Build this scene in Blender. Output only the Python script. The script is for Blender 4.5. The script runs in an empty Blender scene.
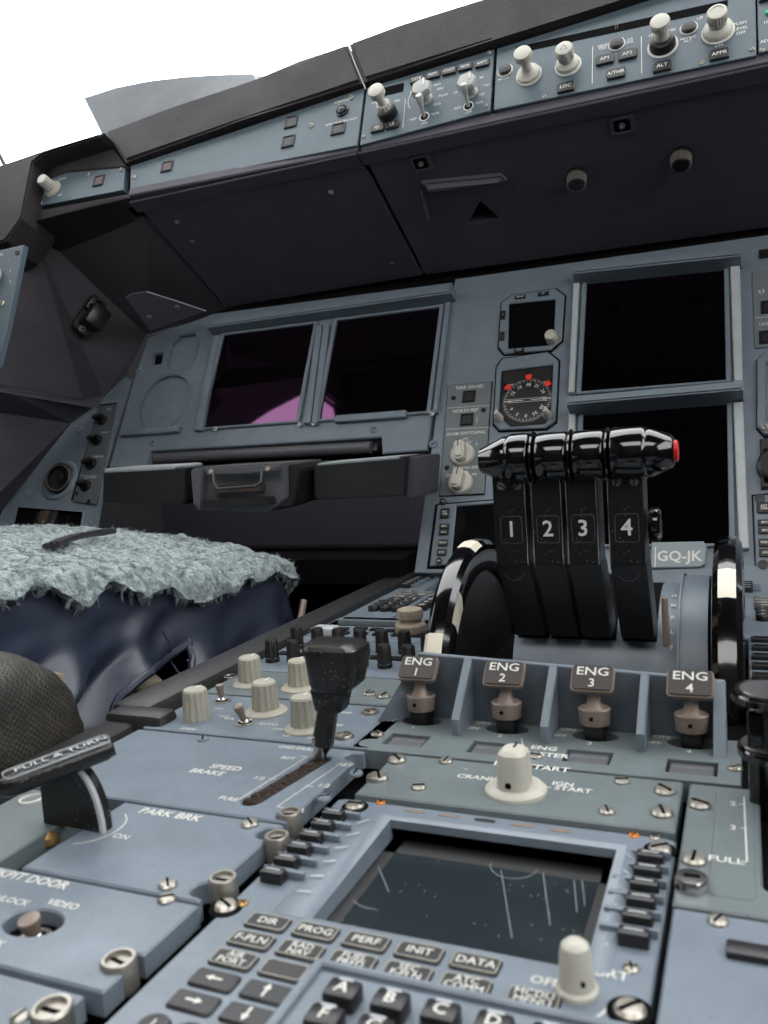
import bpy, bmesh, math, random
from mathutils import Vector, Matrix, noise
random.seed(7)
C = bpy.context.scene.collection
PI = math.pi
# ------------------------------------------------------------------ camera geometry
W_, H_ = 768, 1024
CAMH = .174
def _cam():
    a = (745-384, 410-512); b = (-1550-384, 563-512)
    f = math.sqrt(-(a[0]*b[0]+a[1]*b[1]))
    Y = Vector((a[0], a[1], f)).normalized()
    X = -Vector((b[0], b[1], f)).normalized()
    Z = X.cross(Y).normalized()
    return f, X, Y, Z
FPX, XC, YC, ZC = _cam()
CAM = Vector((0, 0, CAMH))
def ray(x, y):
    c = Vector((x-384, y-512, FPX))
    return Vector((XC.dot(c), YC.dot(c), ZC.dot(c)))
def atY(x, y, Y): d = ray(x, y); return CAM + d*(Y/d.y)
def atX(x, y, X): d = ray(x, y); return CAM + d*(X/d.x)
class Frame:
    def __init__(s, o, v):
        s.o = Vector(o); s.u = Vector((1, 0, 0)); s.v = Vector(v).normalized(); s.n = s.u.cross(s.v)
        s.R = Matrix((s.u, s.v, s.n)).transposed()
    def uv(s, x, y, w=0):
        d = ray(x, y); o = s.o + s.n*w
        p = CAM + d*((o-CAM).dot(s.n)/d.dot(s.n)) - s.o
        return Vector((p.dot(s.u), p.dot(s.v)))
    def M(s, u, v, w=0):
        return Matrix.Translation(s.o + s.u*u + s.v*v + s.n*w) @ s.R.to_4x4()
PED = Frame((0, 0, 0), (0, 1, 0))
PAN = Frame((0, .9, 0), (0, .4802, .8772))
_A = Vector((-.400, .917, .501)); _B = Vector((-.400, 1.112, .388))
FACE = Frame((0, _A.y, _A.z), (0, .4209, .9071))
UND = Frame((0, _A.y, _A.z), (0, _A.y-_B.y, _A.z-_B.z))
# ------------------------------------------------------------------ materials
def srgb(r, g, b):
    def c(x):
        x /= 255
        return x/12.92 if x <= .04045 else ((x+.055)/1.055)**2.4
    return (c(r), c(g), c(b), 1)
def mat(name, col, rough=.5, metal=0, spec=.5, var=.0, vscale=30, bump=0, bscale=400, coat=0, **k):
    m = bpy.data.materials.new(name); m.use_nodes = True
    nt = m.node_tree; b = nt.nodes['Principled BSDF']
    b.inputs['Base Color'].default_value = col
    b.inputs['Roughness'].default_value = rough
    b.inputs['Metallic'].default_value = metal
    b.inputs['Specular IOR Level'].default_value = spec
    b.inputs['Coat Weight'].default_value = coat
    b.inputs['Coat Roughness'].default_value = .05
    for kk, v in k.items(): b.inputs[kk.replace('_', ' ')].default_value = v
    tc = nt.nodes.new('ShaderNodeTexCoord')
    if var:
        n = nt.nodes.new('ShaderNodeTexNoise'); n.inputs['Scale'].default_value = vscale; n.inputs['Detail'].default_value = 6
        n.inputs['Roughness'].default_value = .65
        nt.links.new(tc.outputs['Object'], n.inputs['Vector'])
        r = nt.nodes.new('ShaderNodeMapRange')
        r.inputs['From Min'].default_value = .3; r.inputs['From Max'].default_value = .7
        r.inputs['To Min'].default_value = 1-var; r.inputs['To Max'].default_value = 1+var
        nt.links.new(n.outputs['Fac'], r.inputs['Value'])
        mx = nt.nodes.new('ShaderNodeMix'); mx.data_type = 'RGBA'; mx.blend_type = 'MULTIPLY'
        mx.inputs[0].default_value = 1; mx.inputs[6].default_value = col
        nt.links.new(r.outputs[0], mx.inputs[7]); nt.links.new(mx.outputs[2], b.inputs['Base Color'])
        r2 = nt.nodes.new('ShaderNodeMapRange'); r2.inputs['To Min'].default_value = rough*1.25; r2.inputs['To Max'].default_value = rough*.75
        nt.links.new(n.outputs['Fac'], r2.inputs['Value']); nt.links.new(r2.outputs[0], b.inputs['Roughness'])
    if bump:
        n2 = nt.nodes.new('ShaderNodeTexNoise'); n2.inputs['Scale'].default_value = bscale; n2.inputs['Detail'].default_value = 3
        nt.links.new(tc.outputs['Object'], n2.inputs['Vector'])
        bp = nt.nodes.new('ShaderNodeBump'); bp.inputs['Strength'].default_value = bump; bp.inputs['Distance'].default_value = .0006
        nt.links.new(n2.outputs['Fac'], bp.inputs['Height']); nt.links.new(bp.outputs[0], b.inputs['Normal'])
    return m
M = dict(
 paint=mat('grey_blue_paint', srgb(107, 117, 126), .42, var=.11, vscale=25, bump=.25, bscale=900),
 pedp=mat('pedestal_blue_paint', srgb(108, 118, 128), .33, var=.17, vscale=26, bump=.25, bscale=700),
 pedg=mat('pedestal_grey_green_paint', srgb(100, 109, 111), .38, var=.15, vscale=25, bump=.2, bscale=700),
 face=mat('glareshield_panel_paint', srgb(78, 92, 100), .45, var=.06, vscale=20, bump=.2, bscale=900),
 eps=mat('switching_panel_paint', srgb(98, 105, 106), .5, var=.06, vscale=30, bump=.2),
 lgrey=mat('light_grey_edge', srgb(168, 172, 174), .4, var=.08, vscale=60),
 black=mat('black_plastic', srgb(20, 19, 20), .35, var=.2, vscale=60),
 key=mat('key_black', srgb(30, 29, 30), .38, bump=.2),
 gloss=mat('gloss_black', srgb(9, 8, 9), .12, coat=.6, var=.3, vscale=90),
 satin=mat('satin_black_speckled', srgb(22, 20, 20), .3, var=.6, vscale=260, bump=.5, bscale=500),
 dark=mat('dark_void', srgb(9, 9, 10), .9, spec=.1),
 hood=mat('hood_black_leather', srgb(39, 34, 36), .62, spec=.3, var=.15, vscale=14, bump=.8, bscale=700),
 under=mat('dark_charcoal_paint', srgb(70, 67, 75), .65, spec=.35, var=.08, vscale=12, bump=.3, bscale=600),
 under2=mat('side_charcoal_paint', srgb(62, 58, 63), .7, spec=.3, var=.1, vscale=10, bump=.4, bscale=500),
 ivory=mat('ivory_plastic', srgb(184, 180, 168), .42, var=.06, vscale=80),
 greyknob=mat('grey_knob', srgb(160, 156, 142), .5, var=.12, vscale=90),
 tan=mat('worn_tan_metal', srgb(128, 114, 104), .45, metal=.25, var=.15, vscale=120),
 clear=mat('milky_clear_plastic', srgb(190, 190, 186), .15, Transmission_Weight=.35, IOR=1.4),
 screwm=mat('screw_metal', srgb(165, 160, 150), .35, metal=.8, var=.15, vscale=200),
 steel=mat('bright_steel', srgb(200, 198, 194), .22, metal=1),
 brass=mat('brass', srgb(176, 140, 90), .35, metal=.8),
 orange=mat('orange_screw', srgb(214, 128, 48), .45),
 white=mat('white_lettering', srgb(205, 204, 196), .6),
 red=mat('red_paint', srgb(226, 48, 30), .5),
 redb=mat('red_button', srgb(200, 20, 20), .35),
 green=mat('green_lamp', srgb(40, 190, 130), .4),
 cream=mat('cream_mark', srgb(222, 214, 196), .4),
 felt=mat('brown_brush', srgb(62, 50, 44), .9, var=.5, vscale=300, bump=1, bscale=500),
 marker=mat('blue_marker', srgb(60, 90, 170), .6),
 redlens=mat('dark_red_lens', srgb(70, 34, 40), .3),
 rubber=mat('rail_rubber', srgb(38, 37, 38), .48, var=.2, vscale=80, bump=.6, bscale=300),
 mesh=mat('woven_black_mesh', srgb(30, 28, 26), .6),
 beige=mat('beige_plastic', srgb(150, 138, 120), .6, var=.15, vscale=40),
 carpet=mat('floor_grey', srgb(60, 60, 64), .9, var=.2, vscale=60),
 liner=mat('cabin_liner', srgb(38, 38, 42), .8, var=.05),
 outer=mat('pale_deflector', srgb(50, 56, 63), .5, var=.04),
 dgrey=mat('mid_grey_paint', srgb(84, 84, 88), .45, var=.08),
 bmetal=mat('black_wire', srgb(24, 23, 24), .45),
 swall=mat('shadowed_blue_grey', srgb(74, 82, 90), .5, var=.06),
 brown=mat('brown_black_face', srgb(52, 46, 44), .5),
 knurl=mat('knurled_dark_metal', srgb(112, 108, 102), .5, var=.2, vscale=300),
 refl_grey=mat('painted_grey_reflection', srgb(120, 118, 118), .18, metal=.6),
 plac=mat('placard_grey', srgb(130, 138, 142), .45),
)
def screen_mat(name, tint, base=(6, 6, 7), rough=.03, ior=1.5):
    m = mat(name, srgb(*base), rough, spec=.5)
    b = m.node_tree.nodes['Principled BSDF']
    b.inputs['Specular Tint'].default_value = tint; b.inputs['IOR'].default_value = ior
    return m
def specks(m, col, scale, dens, gate=.52):
    nt = m.node_tree; b = nt.nodes['Principled BSDF']; src = b.inputs['Base Color'].links[0].from_socket
    tc = nt.nodes.new('ShaderNodeTexCoord'); v = nt.nodes.new('ShaderNodeTexVoronoi'); v.inputs['Scale'].default_value = scale
    n = nt.nodes.new('ShaderNodeTexNoise'); n.inputs['Scale'].default_value = scale*.12
    for q in (v, n): nt.links.new(tc.outputs['Object'], q.inputs['Vector'])
    l = nt.nodes.new('ShaderNodeMath'); l.operation = 'LESS_THAN'; l.inputs[1].default_value = dens; nt.links.new(v.outputs['Distance'], l.inputs[0])
    g = nt.nodes.new('ShaderNodeMath'); g.operation = 'GREATER_THAN'; g.inputs[1].default_value = gate; nt.links.new(n.outputs['Fac'], g.inputs[0])
    mu = nt.nodes.new('ShaderNodeMath'); mu.operation = 'MULTIPLY'; nt.links.new(l.outputs[0], mu.inputs[0]); nt.links.new(g.outputs[0], mu.inputs[1])
    mx = nt.nodes.new('ShaderNodeMix'); mx.data_type = 'RGBA'; mx.inputs[7].default_value = col
    nt.links.new(mu.outputs[0], mx.inputs[0]); nt.links.new(src, mx.inputs[6]); nt.links.new(mx.outputs[2], b.inputs['Base Color'])
for k_ in ('pedp', 'pedg'): specks(M[k_], srgb(70, 72, 70), 330, .10, .50)
specks(M['satin'], srgb(120, 112, 104), 420, .16, .50)
specks(M['hood'], srgb(92, 84, 82), 500, .12, .56)
M['screen'] = screen_mat('coated_display_glass', (1, .34, .86, 1), (4, 4, 4), .03, 1.65)
M['scrd'] = screen_mat('dark_display_glass', (.7, .75, .8, 1), (10, 11, 13), .12)
def dusty(name, base, spk, vs=260, dens=.10, rough=.14):
    m = mat(name, srgb(*base), rough, spec=.6)
    nt = m.node_tree; b = nt.nodes['Principled BSDF']
    tc = nt.nodes.new('ShaderNodeTexCoord')
    v = nt.nodes.new('ShaderNodeTexVoronoi'); v.inputs['Scale'].default_value = vs
    nt.links.new(tc.outputs['Object'], v.inputs['Vector'])
    n = nt.nodes.new('ShaderNodeTexNoise'); n.inputs['Scale'].default_value = 60
    nt.links.new(tc.outputs['Object'], n.inputs['Vector'])
    l = nt.nodes.new('ShaderNodeMath'); l.operation = 'LESS_THAN'; l.inputs[1].default_value = dens
    nt.links.new(v.outputs['Distance'], l.inputs[0])
    g = nt.nodes.new('ShaderNodeMath'); g.operation = 'GREATER_THAN'; g.inputs[1].default_value = .5
    nt.links.new(n.outputs['Fac'], g.inputs[0])
    mu = nt.nodes.new('ShaderNodeMath'); mu.operation = 'MULTIPLY'
    nt.links.new(l.outputs[0], mu.inputs[0]); nt.links.new(g.outputs[0], mu.inputs[1])
    mx = nt.nodes.new('ShaderNodeMix'); mx.data_type = 'RGBA'
    mx.inputs[6].default_value = srgb(*base); mx.inputs[7].default_value = srgb(*spk)
    nt.links.new(mu.outputs[0], mx.inputs[0]); nt.links.new(mx.outputs[2], b.inputs['Base Color'])
    return m
M['dusty'] = dusty('dusty_display_glass', (34, 42, 46), (110, 116, 112))
M['dirt'] = dusty('dusty_black_rim', (7, 7, 7), (96, 90, 78), 620, .13, .5)
def glass_mat():
    m = bpy.data.materials.new('window_glass'); m.use_nodes = True; nt = m.node_tree
    for n in list(nt.nodes): nt.nodes.remove(n)
    o = nt.nodes.new('ShaderNodeOutputMaterial'); t = nt.nodes.new('ShaderNodeBsdfTransparent'); g = nt.nodes.new('ShaderNodeBsdfGlossy')
    g.inputs['Roughness'].default_value = .02; t.inputs[0].default_value = (.97, .98, .98, 1)
    x = nt.nodes.new('ShaderNodeMixShader'); x.inputs[0].default_value = .05
    nt.links.new(t.outputs[0], x.inputs[1]); nt.links.new(g.outputs[0], x.inputs[2]); nt.links.new(x.outputs[0], o.inputs[0])
    return m
M['glass'] = glass_mat()
def meshfab():
    m = M['mesh']; nt = m.node_tree; b = nt.nodes['Principled BSDF']
    tc = nt.nodes.new('ShaderNodeTexCoord'); ck = nt.nodes.new('ShaderNodeTexChecker'); ck.inputs['Scale'].default_value = 520
    nt.links.new(tc.outputs['Object'], ck.inputs['Vector'])
    nn = nt.nodes.new('ShaderNodeTexNoise'); nn.inputs['Scale'].default_value = 90; nt.links.new(tc.outputs['Object'], nn.inputs['Vector'])
    mu = nt.nodes.new('ShaderNodeMath'); mu.operation = 'MULTIPLY'
    nt.links.new(ck.outputs['Fac'], mu.inputs[0]); nt.links.new(nn.outputs['Fac'], mu.inputs[1])
    mx = nt.nodes.new('ShaderNodeMix'); mx.data_type = 'RGBA'; mx.inputs[6].default_value = srgb(20, 19, 18); mx.inputs[7].default_value = srgb(84, 78, 68)
    nt.links.new(mu.outputs[0], mx.inputs[0]); nt.links.new(mx.outputs[2], b.inputs['Base Color'])
    bp = nt.nodes.new('ShaderNodeBump'); bp.inputs['Strength'].default_value = .7; bp.inputs['Distance'].default_value = .001
    nt.links.new(mu.outputs[0], bp.inputs['Height']); nt.links.new(bp.outputs[0], b.inputs['Normal'])
meshfab()
M['leather'] = mat('navy_leather', srgb(38, 44, 60), .36, spec=.5, var=.12, vscale=10, bump=.25, bscale=500)
M['fleece'] = mat('blue_grey_fleece', srgb(140, 151, 152), .95, spec=.1, var=.25, vscale=120, bump=1, bscale=330)
M['fleece'].node_tree.nodes['Principled BSDF'].inputs['Sheen Weight'].default_value = .3
M['fleece'].node_tree.nodes['Bump'].inputs['Distance'].default_value = .003
# ------------------------------------------------------------------ mesh builder
_txt = {}
def text_mesh(s, bold):
    k = (s, bold)
    if k not in _txt:
        cu = bpy.data.curves.new('t', 'FONT'); cu.body = s; cu.size = 1; cu.resolution_u = 2; cu.offset = bold
        cu.align_x = 'CENTER'; cu.align_y = 'CENTER'
        cu.space_line = .8
        ob = bpy.data.objects.new('t', cu)
        me = bpy.data.meshes.new_from_object(ob)
        _txt[k] = ([v.co.copy() for v in me.vertices], [tuple(p.vertices) for p in me.polygons])
        bpy.data.objects.remove(ob); bpy.data.curves.remove(cu); bpy.data.meshes.remove(me)
    return _txt[k]
def rect(x0, y0, x1, y1): return [(x0, y0), (x1, y0), (x1, y1), (x0, y1)]
def rrect(cx, cy, w, h, r, k=4):
    out = []
    for (sx, sy, a0) in ((1, 1, 0), (-1, 1, 90), (-1, -1, 180), (1, -1, 270)):
        for i in range(k+1):
            a = math.radians(a0+90*i/k)
            out.append((cx+sx*(w/2-r)+r*math.cos(a), cy+sy*(h/2-r)+r*math.sin(a)))
    return out
def oct_(cx, cy, w, h, c):
    x, y = w/2, h/2
    return [(cx+a, cy+b) for a, b in ((x, y-c), (x-c, y), (-x+c, y), (-x, y-c), (-x, -y+c), (-x+c, -y), (x-c, -y), (x, -y+c))]
def circ(cx, cy, rx, ry=None, k=28):
    ry = ry or rx
    return [(cx+rx*math.cos(2*PI*i/k), cy+ry*math.sin(2*PI*i/k)) for i in range(k)]
class MB:
    def __init__(s): s.v = []; s.f = []; s.m = []; s.mats = []
    def mi(s, m):
        if m not in s.mats: s.mats.append(m)
        return s.mats.index(m)
    def add(s, vs, fs, m, T=None):
        o = len(s.v); i = s.mi(m)
        s.v += [(T @ Vector(v)) if T else Vector(v) for v in vs]
        for f in fs: s.f.append(tuple(o+j for j in f)); s.m.append(i)
        return s
    def bm(s, bm, m, T=None):
        bm.verts.index_update()
        s.add([v.co for v in bm.verts], [[v.index for v in f.verts] for f in bm.faces], m, T); bm.free(); return s
    def box(s, c, d, m, bev=0, T=None, R=None, seg=2):
        bm = bmesh.new(); bmesh.ops.create_cube(bm, size=1)
        for v in bm.verts: v.co = Vector((v.co.x*d[0], v.co.y*d[1], v.co.z*d[2]))
        if bev: bmesh.ops.bevel(bm, geom=list(bm.edges), offset=bev, segments=seg, affect='EDGES', profile=.5)
        X = Matrix.Translation(Vector(c))
        if R is not None: X = X @ R.to_4x4()
        if T: X = T @ X
        return s.bm(bm, m, X)
    def plate(s, out, z0, z1, m, holes=(), bev=0, T=None, seg=1, bevbot=False):
        bm = bmesh.new()
        es = []
        for lp in [out]+list(holes):
            vs = [bm.verts.new((p[0], p[1], z1)) for p in lp]
            es += [bm.edges.new((vs[i], vs[(i+1) % len(vs)])) for i in range(len(vs))]
        if holes: bmesh.ops.triangle_fill(bm, use_beauty=True, use_dissolve=False, edges=es)
        else: bm.faces.new(bm.verts[:])
        if not bm.faces: bmesh.ops.contextual_create(bm, geom=es)
        for f in bm.faces:
            f.normal_update()
            if f.normal.z < 0: f.normal_flip()
        top = list(bm.faces)
        bedges = [e for e in bm.edges if len(e.link_faces) == 1]
        r = bmesh.ops.extrude_edge_only(bm, edges=bedges)
        nv = [g for g in r['geom'] if isinstance(g, bmesh.types.BMVert)]
        for v in nv: v.co.z = z0
        if bev:
            be = [e for e in bm.edges if len(e.link_faces) == 2 and abs(e.calc_face_angle(0)) > .6 and abs(e.verts[0].co.z-z1) < 1e-7 and abs(e.verts[1].co.z-z1) < 1e-7]
            bmesh.ops.bevel(bm, geom=be, offset=bev, segments=seg, affect='EDGES', clamp_overlap=True)
        bmesh.ops.recalc_face_normals(bm, faces=list(bm.faces))
        # recalc on an open shell can flip; top must look up
        t = max(bm.faces, key=lambda f: (abs(f.normal.z) > .9)*f.calc_area())
        if t.normal.z < 0: bmesh.ops.reverse_faces(bm, faces=list(bm.faces))
        return s.bm(bm, m, T)
    def lathe(s, prof, m, c=(0, 0), seg=24, fl=0, fd=0, T=None, sides=None, rot=0, cap=True):
        vs = []; fs = []; n = len(prof); S = seg
        for i in range(S):
            a = 2*PI*i/S+rot
            for j, p in enumerate(prof):
                r, z = p[0], p[1]
                if fl and len(p) > 2: r *= 1-fd*(.5+.5*math.cos(a*fl))
                vs.append((c[0]+r*math.cos(a), c[1]+r*math.sin(a), z))
        for i in range(S):
            k = (i+1) % S
            for j in range(n-1): fs.append((i*n+j, k*n+j, k*n+j+1, i*n+j+1))
        if cap:
            fs.append(tuple(i*n+n-1 for i in range(S)))
            fs.append(tuple(i*n for i in reversed(range(S))))
        return s.add(vs, fs, m, T)
    def tube(s, pts, r, m, seg=10, T=None, cap=True):
        pts = [Vector(p) for p in pts]; n = len(pts); vs = []; fs = []
        rr = r if isinstance(r, (list, tuple)) else [r]*n
        up = Vector((0, 0, 1))
        for i, p in enumerate(pts):
            t = (pts[min(i+1, n-1)]-pts[max(i-1, 0)]).normalized()
            a = t.cross(up)
            if a.length < .1: a = t.cross(Vector((1, 0, 0)))
            a.normalize(); b = t.cross(a)
            for k in range(seg):
                an = 2*PI*k/seg; vs.append(p+a*math.cos(an)*rr[i]+b*math.sin(an)*rr[i])
        for i in range(n-1):
            for k in range(seg):
                k2 = (k+1) % seg; fs.append((i*seg+k, i*seg+k2, (i+1)*seg+k2, (i+1)*seg+k))
        if cap: fs.append(tuple(reversed(range(seg)))); fs.append(tuple((n-1)*seg+k for k in range(seg)))
        return s.add(vs, fs, m, T)
    def text(s, t, x, y, size, z, m=None, rot=0, T=None, sx=1, bold=.012):
        vs, fs = text_mesh(t, bold)
        X = Matrix.Translation((x, y, z)) @ Matrix.Rotation(rot, 4, 'Z') @ Matrix.Diagonal((size*sx, size, size, 1))
        if T: X = T @ X
        return s.add(vs, fs, m or M['white'], X)
    def line(s, a, b, w, z, m=None):
        a = Vector((a[0], a[1])); b = Vector((b[0], b[1])); d = (b-a).normalized(); p = Vector((-d.y, d.x))*w/2
        q = [a+p, a-p, b-p, b+p]
        return s.add([(v.x, v.y, z) for v in q], [(0, 1, 2, 3)], m or M['white'])
    def arc(s, c, r, a0, a1, w, z, m=None, k=20):
        vs = []; fs = []
        for i in range(k+1):
            a = math.radians(a0+(a1-a0)*i/k)
            for q in (r-w/2, r+w/2): vs.append((c[0]+q*math.cos(a), c[1]+q*math.sin(a), z))
        for i in range(k): fs.append((2*i, 2*i+1, 2*i+3, 2*i+2))
        return s.add(vs, fs, m or M['white'])
    def build(s, name, parent=None, smooth=True, ang=32):
        me = bpy.data.meshes.new(name); me.from_pydata([tuple(v) for v in s.v], [], s.f)
        for m in s.mats: me.materials.append(m)
        me.polygons.foreach_set('material_index', s.m)
        me.update()
        if smooth:
            me.polygons.foreach_set('use_smooth', [True]*len(me.polygons)); me.set_sharp_from_angle(angle=math.radians(ang))
        o = bpy.data.objects.new(name, me); C.objects.link(o)
        if parent: o.parent = parent
        return o
def tag(o, label=None, cat=None, group=None, kind=None):
    if label: o['label'] = label
    if cat: o['category'] = cat
    if group: o['group'] = group
    if kind: o['kind'] = kind
    return o
def thing(name, label, cat, fr=None, u=0, v=0, w=0, group=None, Mx=None, rz=0):
    o = bpy.data.objects.new(name, None); C.objects.link(o); o.empty_display_size = .01
    Mm = Mx if Mx is not None else fr.M(u, v, w) @ Matrix.Rotation(rz, 4, 'Z')
    o.matrix_world = Mm
    tag(o, label, cat, group); return o
def copy_child(src, parent, loc=None, rz=None, name=None):
    def cp(x, par):
        c = x.copy(); C.objects.link(c); c.parent = par
        for g in x.children: cp(g, c)
        return c
    c = cp(src, parent)
    if loc is not None: c.location = loc
    if rz is not None: c.rotation_euler = (0, 0, rz)
    return c
class L:
    """local px helper for one thing on a frame: pixel -> local (x, y)"""
    def __init__(s, fr, u, v, w=0): s.fr, s.u, s.v, s.w = fr, u, v, w
    def __call__(s, x, y, w=0):
        p = s.fr.uv(x, y, s.w+w); return (p.x-s.u, p.y-s.v)
    def poly(s, pts, w=0): return [s(*p, w) for p in pts]

# ------------------------------------------------------------------ reusable small parts
def screw(parent, x, y, z, r=.0028, kind='slot', m=None, rot=None, name='screw', h=None):
    b = MB(); m = m or M['screwm']; h = h or r*.45
    rot = random.uniform(0, 3) if rot is None else rot
    b.lathe([(r*1.02, -.0004), (r, h*.5), (r*.8, h), (r*.3, h*1.1)], m, seg=16)
    T = Matrix.Rotation(rot, 4, 'Z')
    b.box((0, 0, h*1.08), (r*1.6, r*.26, h*.3), M['dark'], T=T)
    if kind == 'cross': b.box((0, 0, h*1.08), (r*.26, r*1.6, h*.3), M['dark'], T=T)
    o = b.build(name, parent); o.location = (x, y, z); return o
def fastener(parent, x, y, z, r=.0055):
    """quarter turn stud: cup ring round a slotted head"""
    b = MB()
    b.lathe([(r, -.009), (r, .0012), (r*.92, .002), (r*.74, .002), (r*.68, .0004), (r*.3, .0004)], M['screwm'], seg=20)
    b.box((0, 0, .0006), (r*1.2, r*.22, .0004), M['dark'], T=Matrix.Rotation(random.uniform(0, 3), 4, 'Z'))
    o = b.build('fastener', parent); o.location = (x, y, z); return o
def sq_button(parent, x, y, z, w=.012, h=.012, m=None, txt=None, name='push_button', lens=None, d=.002):
    b = MB()
    b.plate(rect(-w/2, -h/2, w/2, h/2), -.001, d, M['black'], holes=[rect(-w*.38, -h*.38, w*.38, h*.38)], bev=w*.04)
    b.plate(rect(-w*.375, -h*.375, w*.375, h*.375), -.001, d*.6, lens or M['key'], bev=w*.03)
    if txt: b.text(txt, 0, 0, h*.36, d*.6+.0002)
    o = b.build(name, parent); o.location = (x, y, z); return o
def flat_key(parent, x, y, z, w, h, txt, ts, name='key', d=.0022, rz=0, ring=False):
    b = MB()
    b.plate(rrect(0, 0, w, h, min(w, h)*.16, 2), -.001, d, M['key'], bev=min(w, h)*.07)
    if txt:
        ls = txt.split('\n')
        for i, t in enumerate(ls): b.text(t, 0, ((len(ls)-1)/2-i)*ts*.8, ts, d+.00015, bold=.01)
    if ring: b.plate(rrect(0, 0, w*.94, h*.90, min(w, h)*.14, 2), d-.0001, d+.0001, M['greyknob'], holes=[rrect(0, 0, w*.90, h*.82, min(w, h)*.12, 2)])
    o = b.build(name, parent); o.location = (x, y, z); o.rotation_euler = (0, 0, rz); return o
def ribbed_knob(parent, x, y, z, r, h, skirt=0, m=None, name='rotary_knob', fl=14, top=.9):
    b = MB(); m = m or M['greyknob']
    z0 = 0
    if skirt: b.lathe([(skirt, 0), (skirt, .0008), (skirt*.86, .0022), (r, .003)], m, seg=32); z0 = .0022
    pr = [(r, z0, 1), (r, z0+.001, 1), (r*top, h*.9, 1), (r*top*.96, h*.94), (r*top*.84, h), (r*top*.3, h*1.0)]
    b.lathe(pr, m, seg=fl*6, fl=fl, fd=.12)
    b.box((0, r*top*.55, h+.0001), (r*.12, r*top*.7, .0003), M['white'])
    o = b.build(name, parent); o.location = (x, y, z); return o
def toggle(parent, x, y, z, tilt=0, h=.014, r=.0016, name='toggle_switch'):
    b = MB()
    b.lathe([(.0062, -.0005), (.0062, .0006), (.0052, .0008), (.0046, .0002)], M['screwm'], seg=24)
    b.lathe([(.0044, 0), (.0044, .0005)], M['dark'], seg=20)
    b.lathe([(.003, 0), (.003, .0018), (.0015, .003)], M['steel'], seg=16)
    t = Matrix.Rotation(tilt, 4, 'X')
    b.lathe([(r*.7, 0), (r*.8, h*.3), (r*1.25, h*.8), (r*1.2, h*.95), (r*.6, h)], M['tan'], seg=14, T=t)
    o = b.build(name, parent); o.location = (x, y, z); return o
# ------------------------------------------------------------------ the setting
def struct(name, b, **k):
    o = b.build(name, **k); o['kind'] = 'structure'; return o
class Frame3(Frame):
    def __init__(s, o, u, v):
        s.o = Vector(o); s.u = Vector(u).normalized(); n = s.u.cross(Vector(v)).normalized(); s.n = n; s.v = n.cross(s.u)
        s.R = Matrix((s.u, s.v, s.n)).transposed()
XL, XR = -1.1, .92
b = MB(); b.box((-.09, .1, -.53), (2.06, 2.7, .06), M['carpet']); struct('floor', b)
b = MB(); b.box((-.09, -1.23, .42), (2.06, .06, 1.84), M['liner']); struct('wall_rear', b)
b = MB(); b.box((-.09, 1.42, .02), (2.06, .06, 1.04), M['under']); struct('wall_front', b)
side = [(-1.2, -.5), (1.4, -.5), (1.4, .5), (.90, .52), (.86, .80), (.72, 1.2), (.56, 1.34), (-1.2, 1.34)]
hole_l = [(.655, .72), (.60, .93), (.54, 1.11), (.467, 1.242), (.363, 1.325), (.30, 1.31), (.05, 1.16), (-.25, .60), (.60, .60)]
FL_ = Frame3((XL, 0, 0), (0, 1, 0), (0, 0, 1)); FR_ = Frame3((XR, 0, 0), (0, 1, 0), (0, 0, 1))
b = MB(); b.plate(side, -.05, 0, M['liner'], holes=[hole_l], T=FL_.M(0, 0)); struct('wall_left', b, smooth=False)
hole_r = [(.66, .60), (.64, .80), (.50, 1.20), (.2, 1.25), (-.85, 1.15), (-.85, .45), (.60, .45)]
b = MB(); b.plate(side, 0, .05, M['liner'], holes=[hole_r], T=FR_.M(0, 0)); struct('wall_right', b, smooth=False)
b = MB(); b.plate([(p[0], p[1]) for p in hole_l], -.03, -.024, M['glass'], T=FL_.M(0, 0)); struct('window_2', b, smooth=False)
b = MB(); b.plate(hole_r, .024, .03, M['glass'], T=FR_.M(0, 0)); struct('window_3', b, smooth=False)
WS = Frame3((0, 1.30, .56), (1, 0, 0), (0, -.70, .78))
b = MB(); b.plate(rect(-1.75, 0, 1.5, 1.06), -.006, 0, M['glass'], T=WS.M(0, 0)); struct('window_1', b, smooth=False)
b = MB(); b.box((-.09, -.31, 1.37), (2.06, 1.78, .06), M['liner']); struct('ceiling', b)
# slim windscreen post that just enters the frame at the left
b = MB(); p0 = atY(-14, 128, 1.0); p1 = atY(5, 166, 1.0); b.tube([p0, p0+(p1-p0)*.5, p1], .003, M['under'], 8); struct('trim_1', b)

# ------------------------------------------------------------------ glareshield
def pg(fr, pts, w=0): return [tuple(fr.uv(x, y, w)) for x, y in pts]
# pale curved deflector seen beyond the glareshield edge
b = MB()
top = [(84, 98), (115, 88), (150, 81), (185, 77), (215, 75), (252, 74)]
bot = [(106, 142), (130, 140), (160, 128), (190, 116), (225, 102), (262, 90)]
vs = []
for i in range(6):
    for q, (pp, yy) in enumerate(((top[i], 1.10), (bot[i], 1.06))):
        P = atY(*pp, yy); vs += [P, P+Vector((.004, .03, .006))]
fs = []
for i in range(5):
    a = i*4; c = a+4
    fs += [(a, c, c+2, a+2), (a+1, a+3, c+3, c+1), (a, a+1, c+1, c), (a+2, c+2, c+3, a+3)]
fs += [(0, 2, 3, 1), (20, 21, 23, 22)]
b.add(vs, fs, M['outer'])
dfl = b.build('air_deflector'); tag(dfl, 'pale blue-grey curved deflector rising behind the left glareshield edge', 'air deflector')

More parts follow.
